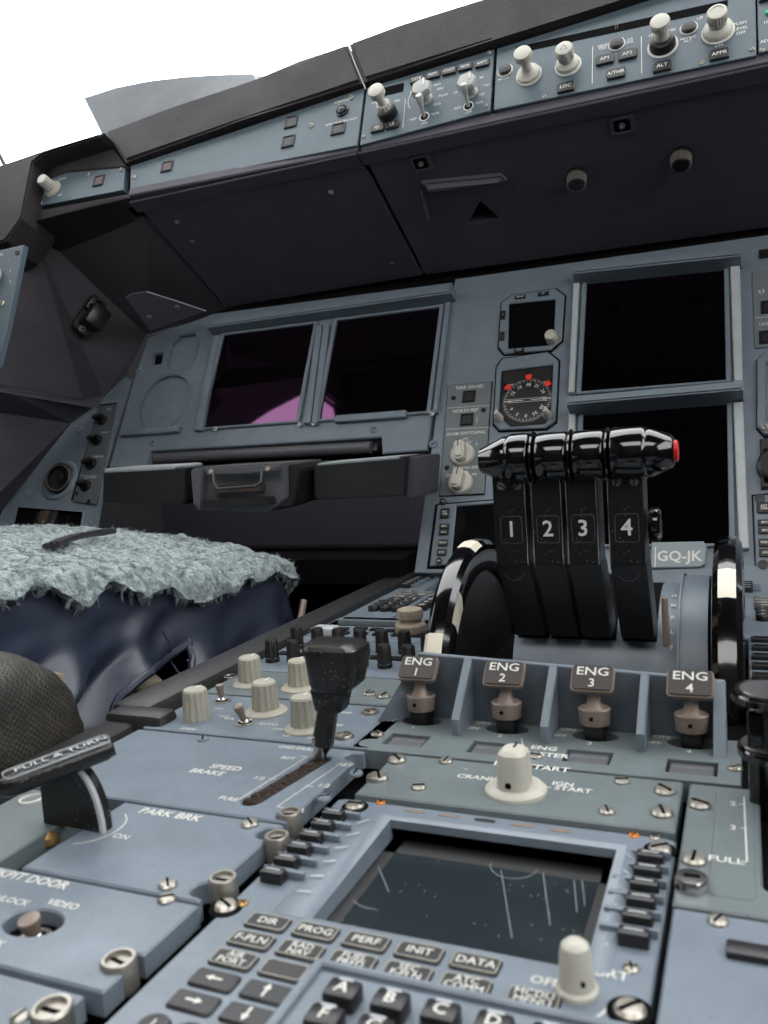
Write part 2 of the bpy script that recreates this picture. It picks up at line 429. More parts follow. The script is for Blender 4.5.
gl = thing('glareshield', 'black leather-grained glareshield hood over the charcoal underside', 'glareshield', FACE, -.4, 0)
gL = L(FACE, -.4, 0)
b = MB(); b.plate(gL.poly([(104, 131), (170, 106), (245, 81), (300, 61), (347.2, 42.6)], .012)+gL.poly([(366.4, 88), (250, 126), (130, 167)], 0), -.12, .012, M['hood'], bev=.004, seg=2)
b.build('left_hood', gl)
b = MB(); q = gL.poly([(367, 87.5), (495, 49), (656, -1), (755, -31)], 0)+gL.poly([(757, -80), (600, -35), (480, -2), (400, 23), (348, 42.3)], .012)
q = [p for p in q]; q[3] = (.80, q[3][1]+.02); q[4] = (.80, q[4][1]+.02)
b.plate(q, -.12, .012, M['hood'], bev=.004, seg=2)
b.build('centre_hood', gl)
# backing body behind the control modules (dark, shows in the gaps only)
b = MB(); b.plate([(-.345, -.002), (1.15, -.002), (1.15, .088), (0, .088), (-.35, .045)], -.10, -.0125, M['dark']); b.build('module_frame', gl)
# seam strip between left and centre hoods
b = MB(); b.tube([Vector((*gL(346.5, 42, .013), .013)), Vector((*gL(356, 66, .013), .013)), Vector((*gL(365.5, 89, .013), .013))], .0007, M['greyknob'], 6); b.build('seam_trim', gl)
# padded surround of the speaker module
b = MB()
b.plate(gL.poly([(-60, 186), (0, 166), (50, 149), (103, 131.5), (98, 136), (42, 154), (32, 162), (21, 218), (5, 240), (-60, 268)], .03), -.03, .03, M['hood'], bev=.006, seg=2)
b.plate(gL.poly([(103, 133), (127, 166.5), (66, 172), (43, 180), (27, 212), (22, 214), (31, 166), (40, 158)], .004), -.10, .004, M['hood'], bev=.002)
b.plate(gL.poly([(20, 219), (26, 212), (126, 193.5), (128, 197), (62, 214), (22, 224)], .006), -.10, .006, M['hood'], bev=.002)
b.build('padded_surround', gl)
# underside: left and centre charcoal panels
uL = L(UND, -.4, 0)
def child_at(fr, u, v, w, root, b, name):
    o = b.build(name, root); o.matrix_parent_inverse = root.matrix_world.inverted(); o.matrix_world = fr.M(u, v, w); return o
b = MB(); b.plate(uL.poly([(128, 195.5), (357.5, 151), (422.5, 275.5), (226, 308)]), -.012, 0, M['under'], bev=.0015)
b.lathe([(.003, -.001), (.0036, .0003), (.003, .0006), (.0022, .0001)], M['lgrey'], c=uL(331, 192), seg=18)
b.lathe([(.003, -.001), (.0036, .0003), (.003, .0006), (.0022, .0001)], M['screwm'], c=uL(177, 222), seg=18)
b.lathe([(.0024, -.001), (.0028, .0004), (.001, .0006)], M['screwm'], c=uL(192, 241), seg=14)
b.lathe([(.0024, -.001), (.0028, .0004), (.001, .0006)], M['screwm'], c=uL(392, 263), seg=14)
child_at(UND, -.4, 0, 0, gl, b, 'left_underside')
b = MB(); q = uL.poly([(361, 150.5), (757, 63), (768, 232), (426, 275)])
q[1] = (1.15, q[1][1]); q[2] = (1.15, q[2][1])
tri = uL.poly([(468, 224), (480, 201), (500, 219)])
b.plate(q, -.012, 0, M['under'], holes=[tri], bev=.001)
b.plate([(p[0]*1, p[1]) for p in uL.poly([(462, 228), (480, 196), (506, 220)])], -.03, -.012, M['dark'])
# folded shelf moulding
sm = uL.poly([(421, 186), (500, 178.5), (507, 184), (428, 195)], .009); b.plate(sm, 0, .010, M['dgrey'], bev=.005, seg=3)
sm = uL.poly([(419, 188), (424, 195), (430, 222), (426, 222)], .004); b.plate(sm, 0, .004, M['dgrey'], bev=.002)
child_at(UND, -.4, 0, 0, gl, b, 'centre_underside')
b = MB(); b.plate([(-.345, .0), (1.15, .0), (1.15, -.235), (-.345, -.235)], -.05, -.032, M['dark']); child_at(UND, -.4, 0, 0, gl, b, 'underside_backing')
# bottom lip of the face
b = MB(); b.plate([(-.333, -.0048), (-.004, -.0048), (-.004, -.0018), (-.333, -.0018)], -.02, .0, M['under'], bev=.0012)
b.plate([(-.002, -.0048), (1.15, -.0048), (1.15, -.0018), (-.002, -.0018)], -.02, .0, M['under'], bev=.0012)
b.build('lower_lip', gl)
# knurled black knobs and the small map-light fittings below the glareshield
for (x, y, lab) in ((577, 175, 'knurled black knob under the glareshield, the lower left one'), (681, 155, 'knurled black knob under the glareshield, the upper right one')):
    p = UND.uv(x, y); t = thing('knurled_knob', lab, 'knob', UND, p.x, p.y, 0, 'knurled knobs under the glareshield')
    b = MB(); b.lathe([(.0125, 0), (.0125, .002), (.011, .003)], M['black'], seg=32); b.build('collar', t)
    b = MB(); b.lathe([(.0112, .003, 1), (.0112, .015, 1), (.009, .0145), (.0072, .0145), (.0066, .0128), (.003, .0128)], M['knurl'], seg=180, fl=30, fd=.16); b.lathe([(.0086, .0150), (.0084, .0158), (.003, .0159)], M['black'], seg=30); b.build('grip', t)
for (x, y, lab) in ((421, 163, 'small spotlight fitting under the mode selector knobs'), (622, 125, 'small spotlight fitting below the autothrust button')):
    p = UND.uv(x, y); t = thing('spotlight', lab, 'spotlight', UND, p.x, p.y, 0, 'small spotlights under the glareshield')
    b = MB(); b.plate(rrect(0, 0, .026, .024, .004, 3), 0, .002, M['under'], holes=[rrect(0, 0, .017, .016, .003, 3)], bev=.001); b.plate(rrect(0, 0, .018, .017, .003, 3), -.001, .0006, M['dark']); b.build('housing', t)
    b = MB(); b.lathe([(.0034, 0), (.0032, .003), (.0024, .0036), (.0016, .002)], M['dgrey'], seg=18); b.lathe([(.0012, .002), (.0011, .0038), (.0005, .004)], M['lgrey'], seg=10); b.build('lens', t)

# charcoal side linings
def P_(x, y, Y): return atY(x, y, Y)
def Pp(x, y, w=0): q = PAN.uv(x, y, w); return PAN.M(q.x, q.y, w).translation
def on_plane(x, y, o, n): d = ray(x, y); return CAM+d*((o-CAM).dot(n)/d.dot(n))
V = dict(a=P_(18, 220, .925), b=P_(127, 197, .925), c=Pp(227, 311, .004), d=Pp(146, 334, .004), e=P_(55, 247, .965), f=P_(146, 221, .955), g=Pp(124, 377, .004), h=Pp(103, 396, .004))
V['b'] = UND.M(*UND.uv(131, 196, -.004), -.004).translation; V['c'] = UND.M(*UND.uv(229, 311, -.004), -.004).translation
LN = (V['d']-V['e']).cross(V['g']-V['e']).normalized()
for k_, x, y in (('l', 33, 233), ('k', 82, 399), ('i', -4, 384), ('m', -70, 240), ('j', -70, 372)): V[k_] = on_plane(x, y, V['e'], LN)
ks = list(V); idx = {k: i for i, k in enumerate(ks)}
def fcs(*ss): return [tuple(idx[c] for c in s) for s in ss]
b = MB(); b.add([V[k] for k in ks], fcs('abfe', 'bcf', 'fcde', 'ael', 'aml', 'edghkl', 'lkijm'), M['under2'])
o = b.build('side_lining', smooth=False); tag(o, 'faceted charcoal lining on the left under the glareshield end', 'side lining')
md = o.modifiers.new('thick', 'SOLIDIFY'); md.thickness = .005; md.offset = 0
o2 = V['h']+Vector((-.004, -.006, -.004)); 
W = dict(h=Pp(101, 399, .006), n=Pp(70, 422, .006), o=Pp(-3, 516, .006), k=V['k']+Vector((0, .03, -.012)), i=V['i']+Vector((0, .03, -.012)), q=P_(0, 412, V['i'].y+.05), r=P_(-70, 402, V['i'].y), j=V['j']+Vector((0, .03, -.012)), p=P_(-70, 560, .84))
ks = list(W); idx = {k: i for i, k in enumerate(ks)}
b = MB(); b.add([W[k] for k in ks], fcs('khnqi', 'nopq', 'qprj', 'iqj'), M['under'])
bm_ = bmesh.new(); 
o = b.build('lower_side_lining', smooth=False); tag(o, 'near-black lining left of the air outlet panel', 'side lining')
md = o.modifiers.new('thick', 'SOLIDIFY'); md.thickness = .005; md.offset = 0
# padded pillar edge and blue side panel at the far left
SF = Frame((0, .80, .4), (0, .25, .97))
b = MB(); b.plate(pg(SF, [(28, 241), (38, 236), (16, 350), (4, 430), (-40, 500), (-40, 470), (0, 372), (10, 330)]), -.02, .004, M['hood'], bev=.003, seg=2)
o = b.build('pillar_edge_trim'); tag(o, 'padded dark edge running down beside the blue side panel', 'trim')
p = SF.uv(0, 300); t = thing('side_control_panel', 'blue side panel with one pale knob, cut off by the left frame edge', 'control panel', SF, p.x, p.y)
sl = L(SF, p.x, p.y)
b = MB(); b.plate(sl.poly([(-60, 262), (0, 252), (26, 246), (9, 330), (0, 366), (-60, 420)]), -.004, .004, M['face'], bev=.001)
b.text('ENG', *sl(3, 256), .005, .0042); b.text('1', *sl(11, 262), .004, .0042); b.text('O', *sl(13, 272), .004, .0042); b.text('C', *sl(13, 283), .004, .0042)
b.build('face_plate', t)
ribbed_knob(t, *sl(-2, 277), .004, .0115, .016, 0, M['ivory'], name='rotary_knob')
screw(t, *sl(5, 305), .004, .004, 'slot'); screw(t, *sl(20, 254), .004, .0035, 'slot', M['key'])
# black device on the side lining
n_ = LN.copy()
if n_.dot(CAM-V['e']) < 0: n_ = -n_
dv = (V['e']-V['g']).normalized()
DF = Frame3(V['e'], dv.cross(n_), dv)
pc = on_plane(88, 316, V['e'], DF.n)+DF.n*.006
up_ = (on_plane(97, 298, V['e'], DF.n)-on_plane(76, 331, V['e'], DF.n))
DF = Frame3(pc, up_.cross(DF.n), up_)
t = thing('swivel_light_fitting', 'black swivel fitting screwed to the left side lining', 'light fitting', Mx=DF.M(0, 0))
b = MB(); b.plate(rrect(0, 0, .028, .062, .007, 3), -.004, .004, M['black'], bev=.0015); b.build('base_plate', t)
b = MB(); b.box((.004, -.002, .016), (.03, .034, .024), M['black'], bev=.004); b.box((-.008, .012, .010), (.016, .02, .012), M['key'], bev=.002); b.build('lamp_block', t)
b = MB(); b.box((-.004, .018, .0185), (.009, .006, .004), M['dark'], bev=.001); b.box((-.01, .008, .0185), (.008, .006, .004), M['dark'], bev=.001); b.build('slot', t)
screw(t, 0, -.025, .004, .005, 'cross', M['tan']); screw(t, .002, .027, .004, .0035, 'slot', M['key'])
# bracket plate by the upper left corner of the instrument panel
b = MB(); BF = Frame3(P_(149, 330, 1.03), P_(206, 312, 1.07)-P_(149, 330, 1.03), P_(128, 297, .98)-P_(149, 330, 1.03))
b.plate(pg(BF, [(126, 298), (132, 294), (147, 292), (206, 311), (150, 331)]), -.0025, 0, M['under'], bev=.0004)
e_ = [Vector((*BF.uv(x, y), 0)) for x, y in ((147, 291.7), (175, 300.5), (206, 311))]
b.tube(e_, .0009, M['lgrey'], 6)
t = thing('corner_bracket', 'dark triangular bracket with a pale rim above the captain side panel', 'bracket', Mx=BF.M(0, 0))
o = b.build('bracket_plate', t)
for x, y in ((149, 317), (177, 307)): screw(t, *BF.uv(x, y), 0, .0035, 'slot', M['tan'])
# ------------------------------------------------------------------ glareshield control modules (FACE frame)
def module(name, label, cat, pts, matl, zt=.002, c=None, group=None):
    q = pg(FACE, pts); cx = sum(p[0] for p in q)/len(q); cy = sum(p[1] for p in q)/len(q)
    t = thing(name, label, cat, FACE, cx, cy, 0, group); l = L(FACE, cx, cy)
    b = MB(); b.plate([(p[0]-cx, p[1]-cy) for p in q], -.010, zt, matl, bev=.0006)
    return t, l, b
Z = .0021
# speaker module
t, l, b = module('speaker_volume_panel', 'small tapered panel with one ribbed ivory knob inside the left padded recess', 'control panel',
                 [(29, 209), (46, 180), (67, 173.5), (126, 168), (124, 191)], M['face'])
b.text('SPEAKER', *l(63, 180), .004, Z); b.text('OFF', *l(43, 196), .0035, Z); b.text('MAX', *l(61, 196), .0035, Z)
b.build('face_plate', t)
b = MB()
b.lathe([(.0135, .002), (.0135, .003), (.0115, .0055), (.0085, .007)], M['greyknob'], seg=28)
b.lathe([(.0088, .007, 1), (.0082, .021, 1), (.0075, .0235), (.006, .0245)], M['ivory'], seg=84, fl=12, fd=.16)
kn = b.build('volume_knob', t); kn.location = (*l(54, 190), 0)
sq_button(t, *l(100, 182), .002, .017, .017, M['key'], lens=M['redlens'])
for x, y in ((42, 204), (89, 175.5), (122, 171)): screw(t, *l(x, y), .002, .0032, 'slot')
# left strip
t, l, b = module('warning_light_panel', 'long tapering blue strip with square warning buttons left of the knob-filled panels', 'control panel',
                 [(131, 191), (131.5, 167), (365, 89), (357.8, 146.5)], M['face'])
b.text('CHRONO', *l(343, 102.5), .0048, Z); b.text('SIDE STICK PRIORITY', *l(342, 123), .0043, Z, sx=1.05)
b.build('face_plate', t)
sq_button(t, *l(168, 168), .002, .017, .016, lens=M['redlens'])
sq_button(t, *l(292, 123.5), .002, .017, .017, txt='')
sq_button(t, *l(289, 143), .002, .017, .017)
sq_button(t, *l(339, 130.5), .002, .018, .016)
b = MB(); b.lathe([(.0078, -.001), (.0078, .003), (.0066, .0036), (.0062, .0005)], M['black'], seg=28); b.lathe([(.005, 0), (.005, .0045), (.003, .0056), (.001, .0058)], M['key'], seg=20)
o = b.build('chrono_button', t); o.location = (*l(343, 112.5), .001)
for x, y in ((135, 178), (312, 127), (352, 99)): screw(t, *l(x, y), .002, .0034, 'slot', M['greyknob'])
# EFIS control panel
t, l, b = module('flight_display_selector_panel', 'blue panel with two milky pointer knobs and five small black keys along its top', 'control panel',
                 [(360.5, 146.5), (367.5, 89), (494.5, 50.5), (490.5, 112)], M['face'])
b.text('ROSE', *l(415, 93), .0045, Z); b.text('ILS', *l(423, 89), .0040, Z); b.text('NAV', *l(438, 86), .0042, Z); b.text('ARC', *l(441, 90), .0045, Z); b.text('PLAN', *l(444, 96.5), .0045, Z); b.text('ENG', *l(438, 105.5), .0042, Z)
b.text('40', *l(459, 87), .0044, Z); b.text('20', *l(456, 94), .0044, Z); b.text('80', *l(482, 79), .0044, Z); b.text('160', *l(487, 86.5), .0044, Z); b.text('320', *l(482, 96), .0044, Z)
for (x, y) in ((425, 119), (469, 108)):
    b.text('ADF', *l(x-11, y+1.5), .0045, Z); b.text('VOR', *l(x+11, y-4), .0045, Z); b.text('OFF', *l(x, y+5.5), .0045, Z)
b.text('inHg', *l(375, 104), .004, Z); b.text('hPa', *l(398, 102), .0048, Z)
b.arc(l(426, 98), .021, 75, 215, .0007, Z); b.line(l(406, 100), l(403.5, 129), .0007, Z)
b.build('face_plate', t)
for i, s in enumerate(('CSTR', 'WPT', 'VORD', 'NDB', 'ARPT')):
    flat_key(t, *l((418, 434, 450, 466, 483)[i], (82, 77.5, 73.5, 69.5, 66)[i]), .002, .0165, .0095, s, .0050, 'push_key', d=.003)
for x, y, s in ((378.5, 130.5, 'FD'), (393.5, 127, 'LS')): flat_key(t, *l(x, y), .002, .0165, .0105, s, .0060, 'push_key', d=.003)
b = MB(); b.plate(rrect(0, 0, .026, .0125, .001, 1), -.001, .0006, M['dark']); o = b.build('pressure_display', t); o.location = (*l(394, 91), .0018)
# baro knob : black base, ivory neck and cap
b = MB(); b.lathe([(.0115, 0), (.0115, .006), (.0105, .012), (.0085, .013)], M['key'], seg=36)
b.lathe([(.0085, .012, 1), (.0082, .020, 1), (.0068, .0215)], M['ivory'], seg=72, fl=12, fd=.1)
b.lathe([(.0052, .020), (.0048, .032), (.0065, .034)], M['ivory'], seg=24)
b.lathe([(.0066, .034, 1), (.0092, .036, 1), (.0094, .043, 1), (.0088, .0452), (.007, .046)], M['ivory'], seg=84, fl=20, fd=.06)
o = b.build('pressure_knob', t); o.location = (*l(389, 116), .002); o.scale = (1, 1, .85)
for (x, y, s, ang) in ((426, 98, 6, .5), (471, 92, 6, .2)):
    b = MB()
    b.lathe([(.0085, 0), (.0085, .003), (.006, .0045), (.0055, .018), (.0075, .02)], M['clear'], seg=24)
    b.lathe([(.010, .018), (.0128, .021), (.0128, .030), (.011, .033), (.004, .0335)], M['clear'], seg=6, rot=ang)
    b.box((.004*math.cos(ang), .004*math.sin(ang)+.004, .0338), (.002, .010, .001), M['white'])
    o = b.build('mode_knob', t); o.location = (*l(x+1, y+3), .002); o.scale = (.95, .95, .62)
for (x, y) in ((425, 118), (469, 107.5)):
    b = MB(); b.lathe([(.0062, -.0005), (.0062, .0007), (.0054, .0008), (.005, .0003)], M['white'], seg=24); b.lathe([(.0046, 0), (.0046, .0006)], M['dark'], seg=16)
    T_ = Matrix.Rotation(-.35, 4, 'X')
    b.lathe([(.002, 0), (.0021, .012), (.0042, .022), (.0046, .027), (.0035, .0295)], M['clear'], seg=12, T=T_)
    o = b.build('bearing_toggle', t); o.location = (*l(x, y), .0018); o.scale = (1, 1, .8)
for x, y in ((364, 138), (371, 92), (486.5, 107), (490, 54)): screw(t, *l(x, y), .002, .0026, 'slot', M['greyknob'])
# FCU
t, l, b = module('autopilot_control_panel', 'wide blue autopilot panel with four ivory knobs under a long black window', 'control panel',
                 [(494, 111.5), (497.5, 50), (755, -32), (756.5, 57)], M['face'])
b.text('SPD\nMACH', *l(504, 79), .0042, Z); b.text('HDG\nTRK', *l(603, 48.5), .0046, Z); b.text('V/S\nFPA', *l(630, 42.5), .0046, Z)
b.text('METRIC\nALT', *l(688, 41), .0046, Z); b.text('1000', *l(671, 32), .0046, Z); b.text('100', *l(652, 37), .0046, Z)
b.text('PUSH', *l(740, 25), .005, Z); b.text('LEVEL', *l(741, 30), .005, Z); b.text('OFF', *l(741, 34.5), .005, Z)
b.text('DN', *l(719, 47), .0048, Z); b.text('UP', *l(700, 20), .0048, Z)
b.line(l(593, 48), l(592.5, 85), .0008, Z); b.line(l(641.5, 38), l(642, 75), .0008, Z)
b.build('face_plate', t)
q = l.poly([(515, 54.5), (516.5, 48), (728, 1), (727.5, 9)], .001); b = MB(); b.plate(q, -.002, .0005, M['dark'], bev=.0002)
for (x, y) in ((616, 29), (618, 28.5)): b.box((*l(x, y), .0006), (.0006, .007, .0004), M['redlens'])
o = b.build('display_window', t); o.location.z = .0022
for x, y in ((505.5, 72), (617, 46), (689, 30)):
    b = MB(); b.lathe([(.0088, -.0005), (.0088, .0008), (.0077, .0012), (.0072, .0006)], M['white'], seg=30); b.lathe([(.0069, 0), (.0069, .003), (.0055, .0042), (.001, .0046)], M['key'], seg=24)
    o = b.build('round_button', t); o.location = (*l(x, y), .0018)
for x, y, s in ((605.5, 62, 'AP1'), (628, 57, 'AP2'), (616.5, 76, 'A/THR'), (566.5, 89.5, 'LOC'), (662.5, 69, 'ALT'), (719.5, 57, 'APPR')):
    flat_key(t, *l(x, y), .002, .0185, .0128, s, .0060, 'push_key', d=.003)
def fcu_knob(x, y, kind):
    b = MB()
    if kind == 'alt':
        b.lathe([(.0150, 0), (.0150, .001), (.014, .0014)], M['white'], seg=36)
        b.lathe([(.0128, .0012), (.0128, .006), (.0115, .014), (.008, .016)], M['black'], seg=36)
        b.lathe([(.0072, .015), (.0062, .028), (.0068, .032)], M['ivory'], seg=26)
        b.lathe([(.0068, .031, 1), (.0094, .034, 1), (.0096, .042, 1), (.009, .0438), (.0072, .0445)], M['ivory'], seg=96, fl=24, fd=.06)
    elif kind == 'vs':
        b.lathe([(.0155, 0), (.0155, .0018), (.0148, .0024), (.0132, .0024)], M['white'], seg=36)
        b.lathe([(.0138, .0022), (.0136, .008), (.012, .0105), (.0085, .014), (.0085, .021)], M['ivory'], seg=36)
        b.lathe([(.0088, .020, 1), (.0098, .022, 1), (.0098, .033, 1), (.0088, .0345), (.007, .035), (.0062, .034)], M['ivory'], seg=96, fl=22, fd=.09)
    elif kind == 'hdg':
        b.lathe([(.0142, 0), (.0142, .001), (.0136, .0022), (.011, .0026)], M['white'], seg=36)
        b.lathe([(.0126, .002), (.0118, .008), (.0075, .012), (.0068, .020)], M['ivory'], seg=32)
        b.lathe([(.0080, .016, 1), (.0098, .019, 1), (.0096, .031, 1), (.0085, .0335), (.0075, .034)], M['ivory'], seg=84, fl=7, fd=.16)
    else:
        b.lathe([(.0142, 0), (.0142, .001), (.0136, .0022), (.011, .0026)], M['white'], seg=36)
        b.lathe([(.0128, .002), (.0122, .007), (.0075, .011), (.0052, .016), (.005, .029), (.0066, .032)], M['ivory'], seg=32)
        b.lathe([(.0068, .031, 1), (.0094, .034, 1), (.0096, .042, 1), (.009, .0438), (.0072, .0445)], M['ivory'], seg=96, fl=24, fd=.06)
    o = b.build('selector_knob', t); o.location = (*l(x, y), .002); return o
for a_ in ((529.5, 77, 'spd'), (663, 48, 'alt'), (718, 34, 'vs'), (568.5, 67.5, 'hdg')):
    k = fcu_knob(*a_); k.scale = (1, 1, .72)
b = MB(); r = .0042
for i in range(3):
    a = math.radians(90+120*i); c = math.radians(210+120*i)
    b.line((r*math.cos(a), r*math.sin(a)), (r*math.cos(c), r*math.sin(c)), .0005, .0343, M['marker'])
b.build('triangle_mark', k)
for x, y in ((545, 98.5), (702, 64.5), (752, 51)): screw(t, *l(x, y), .002, .0026, 'slot', M['greyknob'])
# right EFIS, cut by the frame
t, l, b = module('right_selector_panel', 'panel cut off by the right frame edge beside the autopilot panel', 'control panel',
                 [(758.5, 55), (757, -14), (800, -24), (800, 44)], M['face'])
q = FACE.uv(757.5, 20)
b.text('10', *l(766, 24), .0048, Z); b.text('AD', *l(764, 43), .0048, Z); b.build('face_plate', t)
flat_key(t, *l(768, -1), .002, .0165, .0105, 'ARPT', .0042, 'push_key', d=.003); screw(t, *l(762, 52), .002, .0026, 'slot', M['greyknob'])
b = MB(); b.lathe([(.0022, 0), (.0020, .002), (.001, .0026)], M['green'], seg=14); o = b.build('indicator_lamp', t); o.location = (*l(767.5, 15), .002)
# ------------------------------------------------------------------ main instrument panel (PAN frame)
ip = thing('instrument_panel', 'grey-blue main instrument panel with ridges, blank recesses and the slot above the tray', 'instrument panel', PAN, -.36, .2)
pl = L(PAN, -.36, .2)
b = MB()
slot = pl.poly([(150, 452), (381, 438), (380.5, 453), (146, 465.5)])
out = pl.poly([(148, 338), (213, 313.5), (452, 282), (427, 450), (382.5, 453.5), (381.5, 437), (151, 451), (146.5, 466), (109, 467.5), (133, 382)])
ci = pl(164.5, 402); r_ = abs(pl(189, 402)[0]-pl(140, 402)[0])/2*.98; ry = abs(pl(164, 373)[1]-pl(164, 431)[1])/2*.96
oc = pl.poly([(171, 345), (179, 336), (195, 334), (200, 339), (197, 359), (190, 368), (170, 370), (167, 364)])
sq = pl.poly([(153, 354), (163, 352.5), (161, 363.5), (151.5, 365)])
b.plate(out, -.01, 0, M['paint'], holes=[circ(ci[0], ci[1], r_, ry, 40), oc, sq], bev=.0012, seg=2)
b.plate(circ(ci[0], ci[1], r_+.002, ry+.002, 40), -.0098, -.006, M['paint'])
b.plate([(p[0], p[1]) for p in pl.poly([(166, 334), (203, 331), (203, 372), (164, 373)])], -.0098, -.006, M['paint'])
b.plate([(p[0], p[1]) for p in pl.poly([(149, 351), (166, 350), (164, 367), (148, 368)])], -.012, -.007, M['dark'])
ocx = sum(p[0] for p in oc)/8; ocy = sum(p[1] for p in oc)/8
b.plate([(ocx+(p[0]-ocx)*1.09, ocy+(p[1]-ocy)*1.07) for p in oc], -.0005, .0009, M['paint'], holes=[[(ocx+(p[0]-ocx)*1.01, ocy+(p[1]-ocy)*1.01) for p in oc]], bev=.0004)
b.lathe([(r_+.0028, -.0005), (r_+.0022, .0009), (r_+.0010, .0009), (r_+.0004, -.0005)], M['paint'], c=ci, seg=44, cap=False)
b.build('captain_side_plate', ip)
b = MB()
l0 = pl(455, 279); l1 = pl(414, 573)
ptop = pl(700, 244)[1]
b.plate([l0, l1, (.75, l1[1]), (.75, l0[1])], -.012, 0, M['paint'], bev=.001)
b.build('centre_plate', ip)
for a, c in (((122, 435), (182, 430)), ((336, 421), (408, 415.5))):
    b = MB()
    A = Vector(pl(*a)); B = Vector(pl(*c)); m_ = (A+B)/2; d_ = B-A
    b.box((m_.x, m_.y, .003), (d_.length, .011, .009), M['paint'], bev=.003)
    b.build('ridge', ip)
for (x, y) in ((139, 372), (153, 443), (374, 429), (433.5, 444)):
    b = MB(); b.lathe([(.0062, -.001), (.0058, .001), (.004, .0018), (.0015, .0008)], M['paint'], seg=20); b.box((0, 0, .0014), (.006, .0009, .0006), M['dark'], R=Matrix.Rotation(.5, 3, 'Z')); o = b.build('screw', ip); o.location = (*pl(x, y), 0)
# backing of the slot, with the glossy roller lying in it
b = MB(); b.plate(pl.poly([(140, 440), (440, 425), (436, 470), (120, 480)]), -.07, -.045, M['dark'])
b.plate(pl.poly([(100, 462), (150, 455), (150, 478), (95, 480)]), -.05, -.011, M['under'])
A = Vector((*pl(156, 458.5, -.012), -.012)); B = Vector((*pl(372, 447.5, -.012), -.012))
b.tube([A, A+(B-A)*.5, B], .0085, M['dgrey'], 18)
b.box((*pl(152, 459, -.02), -.02), (.010, .014, .016), M['key'], bev=.002); b.box((*pl(375, 447, -.02), -.02), (.014, .020, .016), M['key'], bev=.002)
b.build('slot_roller', ip)
# dark gap under the glareshield edge
b = MB(); b.plate(pl.poly([(213, 312), (452, 280), (900, 215), (900, 200), (420, 268), (224, 303)], -.01), -.06, -.013, M['dark']); b.build('upper_closing_strip', ip)
# displays ---------------------------------------------------------
def display(name, label, corners, grp=None, fw=.006, smat='screen', cat='display'):
    q = pg(PAN, corners); cx = sum(p[0] for p in q)/4; cy = sum(p[1] for p in q)/4
    w = ((q[1][0]-q[0][0])+(q[2][0]-q[3][0]))/2; h = ((q[0][1]-q[3][1])+(q[1][1]-q[2][1]))/2
    t = thing(name, label, cat, PAN, cx, cy, 0, grp)
    b = MB(); W2, H2 = w/2, h/2
    b.plate(rect(-W2-fw, -H2-fw*.6, W2+fw, H2+fw*.6), .0002, .0045, M['paint'], holes=[rect(-W2, -H2, W2, H2)], bev=.001)
    b.build('bezel', t)
    b = MB(); b.plate(rect(-W2-.001, -H2-.001, W2+.001, H2+.001), .0003, .0009, M[smat]); b.build('screen', t, smooth=False)
    return t, cx, cy, W2, H2
t1, cx1, cy1, w1, h1 = display('display_unit', 'left captain display, switched off, with a wide magenta reflection low on the glass', [(222, 336.5), (311.5, 325.5), (300, 423), (206.5, 427)])
t2, cx2, cy2, w2, h2 = display('display_unit', 'right captain display, switched off, with a small magenta reflection in its lower left corner', [(334.5, 321), (439, 310), (428.5, 412.5), (324, 420)])
t3, cx3, cy3, w3, h3 = display('display_unit', 'upper centre display, switched off and black, beside the standby instruments', [(586, 283), (724, 266), (726, 382), (583, 392)])
t4, cx4, cy4, w4, h4 = display('display_unit', 'lower centre display, black glass behind the thrust lever grips', [(580, 417), (727, 404), (729, 541), (581, 549)])
for t, x, y, cx, cy in ((t1, 217, 430.5, cx1, cy1), (t1, 301, 426, cx1, cy1), (t2, 315, 425, cx2, cy2), (t2, 433, 415.5, cx2, cy2)):
    p = PAN.uv(x, y); screw(t, p.x-cx, p.y-cy, .0045, .0036, 'slot', M['lgrey'])
# frame bars and visors of the captain displays
b = MB()
vt = pl.poly([(206, 325), (452, 289), (450, 303), (203, 335)])
b.plate(pl.poly([(207, 319), (452, 284.5), (451, 292), (206, 327)], .022), -.001, .022, M['paint'], bev=.002, seg=2)
b.build('display_visor', ip)
for pp in ([(213, 336), (219, 335), (202, 430), (193, 430)], [(316, 325), (322, 324), (310, 423), (303, 423)], [(323, 324), (329, 323), (317, 423), (311, 423)], [(445, 302), (450, 301), (437, 412), (432, 412)]):
    b = MB(); b.plate(pl.poly(pp, .007), .0001, .007, M['paint'], bev=.0012); b.build('frame_bar', ip)
# centre display surround
b = MB()
b.plate(pl.poly([(572, 273), (741, 255), (741, 247.5), (572, 265)], .026), -.001, .026, M['paint'], bev=.002, seg=2)
b.build('display_visor', ip)
b = MB()
b.plate(pl.poly([(566, 404), (743, 389), (743, 380), (566, 396)], .032), -.001, .032, M['paint'], bev=.002, seg=2)
b.build('display_visor', ip)
for pp, mt in (([(573, 283), (579, 282), (574, 392), (568, 392)], 'lgrey'), ([(730, 266), (740, 265), (743, 381), (734, 381)], 'lgrey'), ([(733, 402), (743, 401), (749, 548), (739, 549)], 'lgrey'), ([(568, 412), (575, 412), (574, 470), (567, 470)], 'lgrey')):
    b = MB(); b.plate(pl.poly(pp, .008), .0001, .008, M[mt], bev=.0012); b.build('frame_bar', ip)
for x, y in ((738, 383), (737, 550)): screw(ip, *pl(x, y), .004, .004, 'slot')
